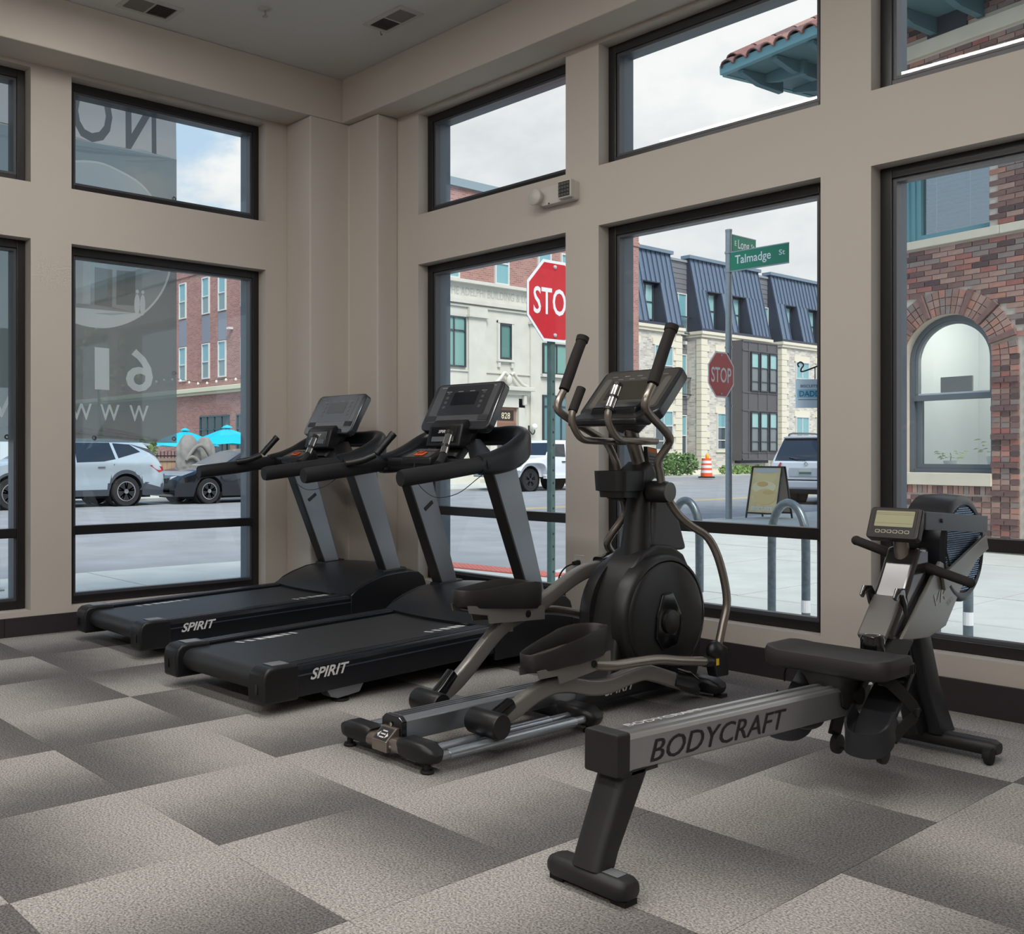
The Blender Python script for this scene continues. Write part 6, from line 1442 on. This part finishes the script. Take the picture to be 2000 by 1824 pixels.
# poster board (A-frame)
AXx, AYy = -4.72, 13.72
T = thing('poster_board', 'folding pavement poster board with a picture of biscuits', 'poster board', (AXx, AYy, GS), world=True)
for nm, y0, y1 in (('front_leaf', 0., .25), ('rear_leaf', .62, .35)):
    f = None
    for x in (0, .62):
        q = ob(nm, B().sweep([(AXx+x+(.05 if y0 < .1 else .05)*0, AYy+y0, GS), (AXx+x, AYy+y1, GS+1.02)], rr(.03, .03, .004, 2)), blkM, T) if f is None else ob('leaf_post', B().sweep([(AXx+x, AYy+y0, GS), (AXx+x, AYy+y1, GS+1.02)], rr(.03, .03, .004, 2)), blkM, f)
        f = f or q
    g_ = lambda t, d=0: (AYy+y0+(y1-y0)*t+d, GS+1.02*t)
    for t_ in (.10, .99): ob('leaf_rail', B().box(AXx, g_(t_)[0]-.015, g_(t_)[1]-.015, AXx+.62, g_(t_)[0]+.015, g_(t_)[1]+.015), blkM, f)
    a0, a1 = g_(.11), g_(.98)
    ps = ob('poster' if y0 < .1 else 'back_panel', B().prism([(a0[0], a0[1]), (a0[0]+.008, a0[1]), (a1[0]+.008, a1[1]), (a1[0], a1[1])], 'x', AXx+.02, AXx+.60), mat('poster_cream', (236, 208, 150), .5, var=.10, vs=8) if y0 < .1 else mat('poster_back', (170, 166, 160), .6), f)
    if y0 < .1:
        def pt_(u, t, d): q = g_(t); return (AXx+u, q[0]-d, q[1])
        for (u, t, ru, rt_, c, d) in ((.33, .78, .20, .10, (238, 214, 150), .003), (.30, .60, .25, .12, (246, 228, 178), .004), (.34, .42, .24, .15, (240, 206, 140), .005), (.26, .66, .12, .05, (226, 184, 110), .006), (.40, .50, .12, .04, (230, 192, 120), .0065), (.31, .92, .27, .05, (206, 204, 200), .003)):
            ob('printed_biscuit', B().add([pt_(u+ru*cos(2*pi*i/20), t+rt_*sin(2*pi*i/20), d) for i in range(20)], [tuple(range(20))]), mat('print_%d_%d' % (c[0], c[2]), c, .5), ps)
        txt('lettering', 'BISCUITS', pt_(.31, .155, .008), (1, 0, 0), (0, .25, 1.02), .075, sgnW, ps, width=.44, bold=.02)
# orange barrel
T = thing('traffic_barrel', 'orange and white striped traffic barrel with an amber lamp', 'barrel', (-23.95, 42.45, GS+.02), world=True)
cx_, cy__ = -23.95, 42.45; orM = mat('barrel_orange', (240, 96, 48), .5); z_ = GS+.02
ob('rubber_base', B().lathe([(.001, 0), (.42, 0), (.42, .06), (.30, .08), (.001, .08)], (cx_, cy__, z_), n=20), rubM, T, sm=40)
for k, (z0, z1, m_) in enumerate(((.07, .26, orM), (.26, .40, sgnW), (.40, .52, orM), (.52, .66, sgnW), (.66, .76, orM), (.76, .90, sgnW), (.90, 1.02, orM))):
    r0 = .29-.05*k/6; ob('band', B().lathe([(r0, z0), (r0, z1), (r0-.012, z1)], (cx_, cy__, z_), n=22, cap=True), m_, T, sm=40)
ob('amber_lamp', B().lathe([(.001, 1.02), (.08, 1.02), (.09, 1.06), (.09, 1.2), (.04, 1.26), (.001, 1.27)], (cx_+.05, cy__, z_), n=14), mat('amber', (250, 176, 60), .3), T, sm=40)
# bicycle hoops on the pavement
hoopM = mat('hoop_galvanised', (112, 124, 132), .32, .6, var=.2, vs=30)
def hoop_(p, q, label):
    p, q = V(p), V(q); c = (p+q)/2; T = thing('bike_rack', label, 'bike rack', (c.x, c.y, GS), world=True, group='bicycle hoops on the pavement')
    d = (q-p); w_ = d.length/2; d.normalize(); pts = [(p.x, p.y, GS), (p.x, p.y, .38)]
    for i in range(1, 13):
        a = pi-pi*i/13; P = c+d*w_*cos(a); pts.append((P.x, P.y, .50+.27*sin(a)))
    pts += [(q.x, q.y, .38), (q.x, q.y, GS)]
    ob('hoop', B().tube(pts, .031, 12, 2, up=(d.y, -d.x, 0)), hoopM, T, sm=50)
    for e_ in (p, q): ob('base_flange', B().lathe([(.001, .01), (.07, .01), (.075, 0)], (e_.x, e_.y, GS), n=16), hoopM, T); 
    ob('white_tag', B().lathe([(.0325, -.045), (.0325, .045)], (q.x, q.y, .02), n=12), sgnW, T)
hoop_((2.17, 2.43, 0), (2.485, 2.342, 0), 'grey steel bicycle hoop seen whole left of the rower'); hoop_((1.49, 2.14, 0), (1.743, 2.13, 0), 'grey steel bicycle hoop behind the elliptical mast'); hoop_((3.23, 2.71, 0), (3.45, 2.67, 0), 'grey steel bicycle hoop mostly behind the rower')
# left: post, blue sign
T = thing('steel_post', 'grey steel sign post at the left edge below the banner', 'post', (-3.2, -1.62, GS), world=True)
ob('post', B().box(-3.23, -1.66, GS, -3.16, -1.585, 2.3), galv, T, bev=.005); ob('post_foot', B().box(-3.26, -1.69, GS, -3.13, -1.555, GS+.012), galv, T)
ob('sign_plate', B().box(-3.16, -1.85, 1.75, -3.15, -1.4, 2.3), alS, T)
T = thing('blue_sign', 'small blue notice board beyond the left window', 'sign', (-15.0, 1.5, GS), world=True)
bs_ = ob('board', B().box(-15.02, 1.38, 1.10, -14.98, 2.1, 1.50), mat('board_blue', (36, 104, 176), .5), T); ob('post', B().box(-15.03, 1.7, GS, -15.0, 1.76, 1.1), galv, T)
txt('lettering', 'NO', (-14.978, 1.62, 1.30), (0, 1, 0), (0, 0, 1), .14, sgnW, bs_, width=.3, align='LEFT'); txt('lettering', 'FOR', (-14.978, 1.52, 1.17), (0, 1, 0), (0, 0, 1), .07, sgnW, bs_, width=.3, align='LEFT')
# patio behind the parked cars: umbrellas, fence, planter, sculpture
tealU = mat('umbrella_teal', (20, 186, 214), .7)
def umbrella(c, r, zt, label):
    T = thing('patio_umbrella', label, 'umbrella', (c[0], c[1], GS), world=True, group='teal patio umbrellas'); x, y = c
    for k in range(8):
        a0, a1 = pi/8+pi/4*k, pi/8+pi/4*(k+1); P = []
        rows = ((0.02, 0), (.35, -.12), (.7, -.27), (1, -.46))
        vs = [(x+r*q*cos(a), y+r*q*sin(a), zt+h*r*.95-(.03*r if a == (a0+a1)/2 and q > .2 else 0)) for q, h in rows for a in (a0, (a0+a1)/2, a1)]
        ob('canopy_panel', B().add(vs, [(3*i+j, 3*i+j+1, 3*i+j+4, 3*i+j+3) for i in range(3) for j in range(2)]), tealU, T)
    ob('vent_cap', B().lathe([(.001, .12), (.14, .07), (.22, .0)], (x, y, zt), n=8), tealU, T)
    ob('pole', B().cyl((x, y, GS), (x, y, zt+.1), .03, 10), mat('umbrella_pole', (70, 70, 72), .4), T); ob('base', B().lathe([(.001, .0), (.3, 0), (.3, .06), (.05, .1), (.001, .1)], (x, y, GS), n=16), blkM, T)
umbrella((-25.7, 14.5), 1.3, 2.08, 'open teal patio umbrella nearer the window frame'); umbrella((-31.9, 16.2), 1.45, 2.12, 'open teal patio umbrella behind the grey sculpture')
T = thing('closed_umbrella', 'small folded teal umbrella hanging by the patio fence', 'umbrella', (-26.2, 11.2, GS), world=True)
ob('folded_cloth', B().lathe([(.02, 1.55), (.10, 1.3), (.20, .75), (.16, .7), (.02, .72)], (-26.2, 11.2, GS), n=9), tealU, T); ob('pole', B().cyl((-26.2, 11.2, GS), (-26.2, 11.2, GS+1.62), .025, 8), blkM, T)
T = thing('patio_fence', 'black iron picket fence along the patio', 'fence', (-24.2, 12, GS), world=True)
for z in (.25, 1.18): ob('fence_rail', B().box(-24.22, 7, GS+z, -24.18, 19, GS+z+.04), blkM, T)
for k in range(92): ob('picket', B().box(-24.21, 7+k*.13, GS+.1, -24.19, 7.02+k*.13, GS+1.36), blkM, T)
for k in range(6): ob('fence_post', B().box(-24.24, 7+k*2.4, GS, -24.16, 7.08+k*2.4, GS+1.45), blkM, T)
T = thing('planter_box', 'tan wooden planter box behind the silver crossover', 'planter', (-22.4, 10.0, GS), world=True)
for k in range(9): ob('board', B().box(-22.0, 9.2+k*.15, GS+.05, -21.97, 9.342+k*.15, GS+1.05), mat('planter_wood', (176, 150, 126), .7, var=.1, vs=6), T)
ob('planter_rim', B().box(-22.9, 9.15, GS+1.05, -21.93, 10.6, GS+1.13), mat('planter_rim', (150, 134, 122), .7), T); ob('planter_body', B().box(-22.88, 9.2, GS, -22.0, 10.55, GS+1.05), mat('planter_wood', (176, 150, 126)), T)
def leaves(c, rad, n, size, seed):
    rnd = random.Random(seed); b = B()
    for _ in range(n):
        while True:
            p = V((rnd.uniform(-1, 1), rnd.uniform(-1, 1), rnd.uniform(-1, 1)))
            if .3 < p.length < 1: break
        p = V((p.x*rad[0], p.y*rad[1], p.z*rad[2]))+V(c); a = V((rnd.uniform(-1, 1), rnd.uniform(-1, 1), rnd.uniform(-.6, 1))).normalized(); q = a.orthogonal().normalized(); s_ = size*rnd.uniform(.6, 1.3)
        b.add([p-a*s_, p+q*s_*.5, p+a*s_, p-q*s_*.5], [(0, 1, 2, 3)])
    return b
def shrub(c, rad, n, size, label, seed, col=(92, 124, 70), group=None):
    T = thing('shrub', label, 'shrub', (c[0], c[1], c[2]-rad[2]*.9), world=True, group=group)
    ob('foliage', leaves(c, rad, n, size, seed), mat('leaf_%d' % col[1], col, .6, var=.35, vs=3), T, kind='stuff')
    ob('stem', B().cyl((c[0], c[1], c[2]-rad[2]*.9), (c[0], c[1], c[2]+rad[2]*.3), .03, 6), mat('bark', (90, 76, 64), .9), T)
shrub((-22.4, 9.5, 1.32), (.4, .45, .3), 260, .09, 'leafy green planting in the wooden planter box', 3, (120, 150, 80))
for k in range(6): shrub((-28.1, 41.3+k*1.15, .55), (.6, .56, .68), 420, .11, 'round green shrub in the row by the apartment wall, number %d from the pole' % (6-k) if 0 else ['green shrub at the near end of the row by the apartment wall', 'second green shrub of the row by the apartment wall', 'third green shrub of the row by the apartment wall', 'fourth green shrub of the row by the apartment wall', 'fifth green shrub of the row by the apartment wall', 'green shrub next to the traffic barrel'][k], 10+k, group='shrubs along the apartment wall')
for k in range(4): shrub((-28.2, 51.2+k*1.2, .18), (.4, .5, .28), 200, .09, ['low yellow-green plant right of the traffic barrel', 'low yellow-green plant left of the sign pole', 'low yellow-green plant right of the sign pole', 'low yellow-green plant under the grey box bay'][k], 30+k, (150, 150, 84), 'low plants along the apartment wall')
T = thing('street_tree', 'sparse yellow-green street tree half behind the banner', 'tree', (-26.5, 9.9, GS), world=True)
ob('trunk', B().tube([(-26.5, 9.9, GS), (-26.45, 9.95, 2), (-26.5, 9.8, 4.4)], [.07, .06, .03], 8), mat('bark', (90, 76, 64)), T); ob('foliage', leaves((-26.5, 9.7, 4.2), (1.2, 1.75, 1.3), 240, .10, 5), mat('leaf_tree', (150, 156, 84), .6, var=.3, vs=4), T, kind='stuff')
# carved stone sculpture
T = thing('stone_sculpture', 'grey carved stone sculpture with swirling grooves behind the black saloon', 'sculpture', (-21.1, 10.6, GS), world=True)
def lobe(c, rx, ry, h, ph, tw):
    rings = []; n = 40
    for j in range(22):
        t_ = j/21; z = GS+h*t_; rd = (1-.18*t_)*min(1, (1.03-t_)*4.2)**.5; ring = []
        for i in range(n):
            a = 2*pi*i/n; g = 1+.07*sin(6*a+ph+t_*tw)+.04*sin(11*t_*pi+3*a)
            ring.append((c[0]+rx*rd*g*cos(a), c[1]+ry*rd*g*sin(a)+.12*t_*(1 if ph else -1)*0, z))
        rings.append(ring)
    return B().loft(rings)
stM = mat('carved_stone', (138, 136, 132), .8, var=.25, vs=3, bump=.4, bs=12)
ob('carved_block', lobe((-21.1, 10.35), .32, .42, 1.85, 0, 9), stM, T, sm=60); ob('carved_wing', lobe((-21.25, 11.0), .26, .40, 1.78, 1.2, -8), stM, T, sm=60)
ob('plinth', B().box(-21.6, 9.85, GS, -20.7, 11.5, GS+.15), stM, T)
for k, (dx, z) in enumerate(((.0, 1.2), (.05, .85))):
    pp = [(-20.78+.05*sin(i*.5), 10.1+i*.12, z-.25+.45*sin(i*.42+k)) for i in range(10)]; ob('carved_swirl', B().tube(pp, .055, 8, 2), stM, T, sm=60)
# string lights
pts = [(-49+1.0*k, 23.7, 5.55-.055*k+.12*sin(k*.9)) for k in range(14)]
ob('light_wire', B().tube(pts, .012, 5), blkM, K); ob('light_bulbs', (lambda b: [b.ell((p[0], p[1], p[2]-.08), (.075, .075, .09), 8, 6) for p in pts] and b)(B()), mat('bulb_white', (240, 236, 220), .4), K, kind='stuff')
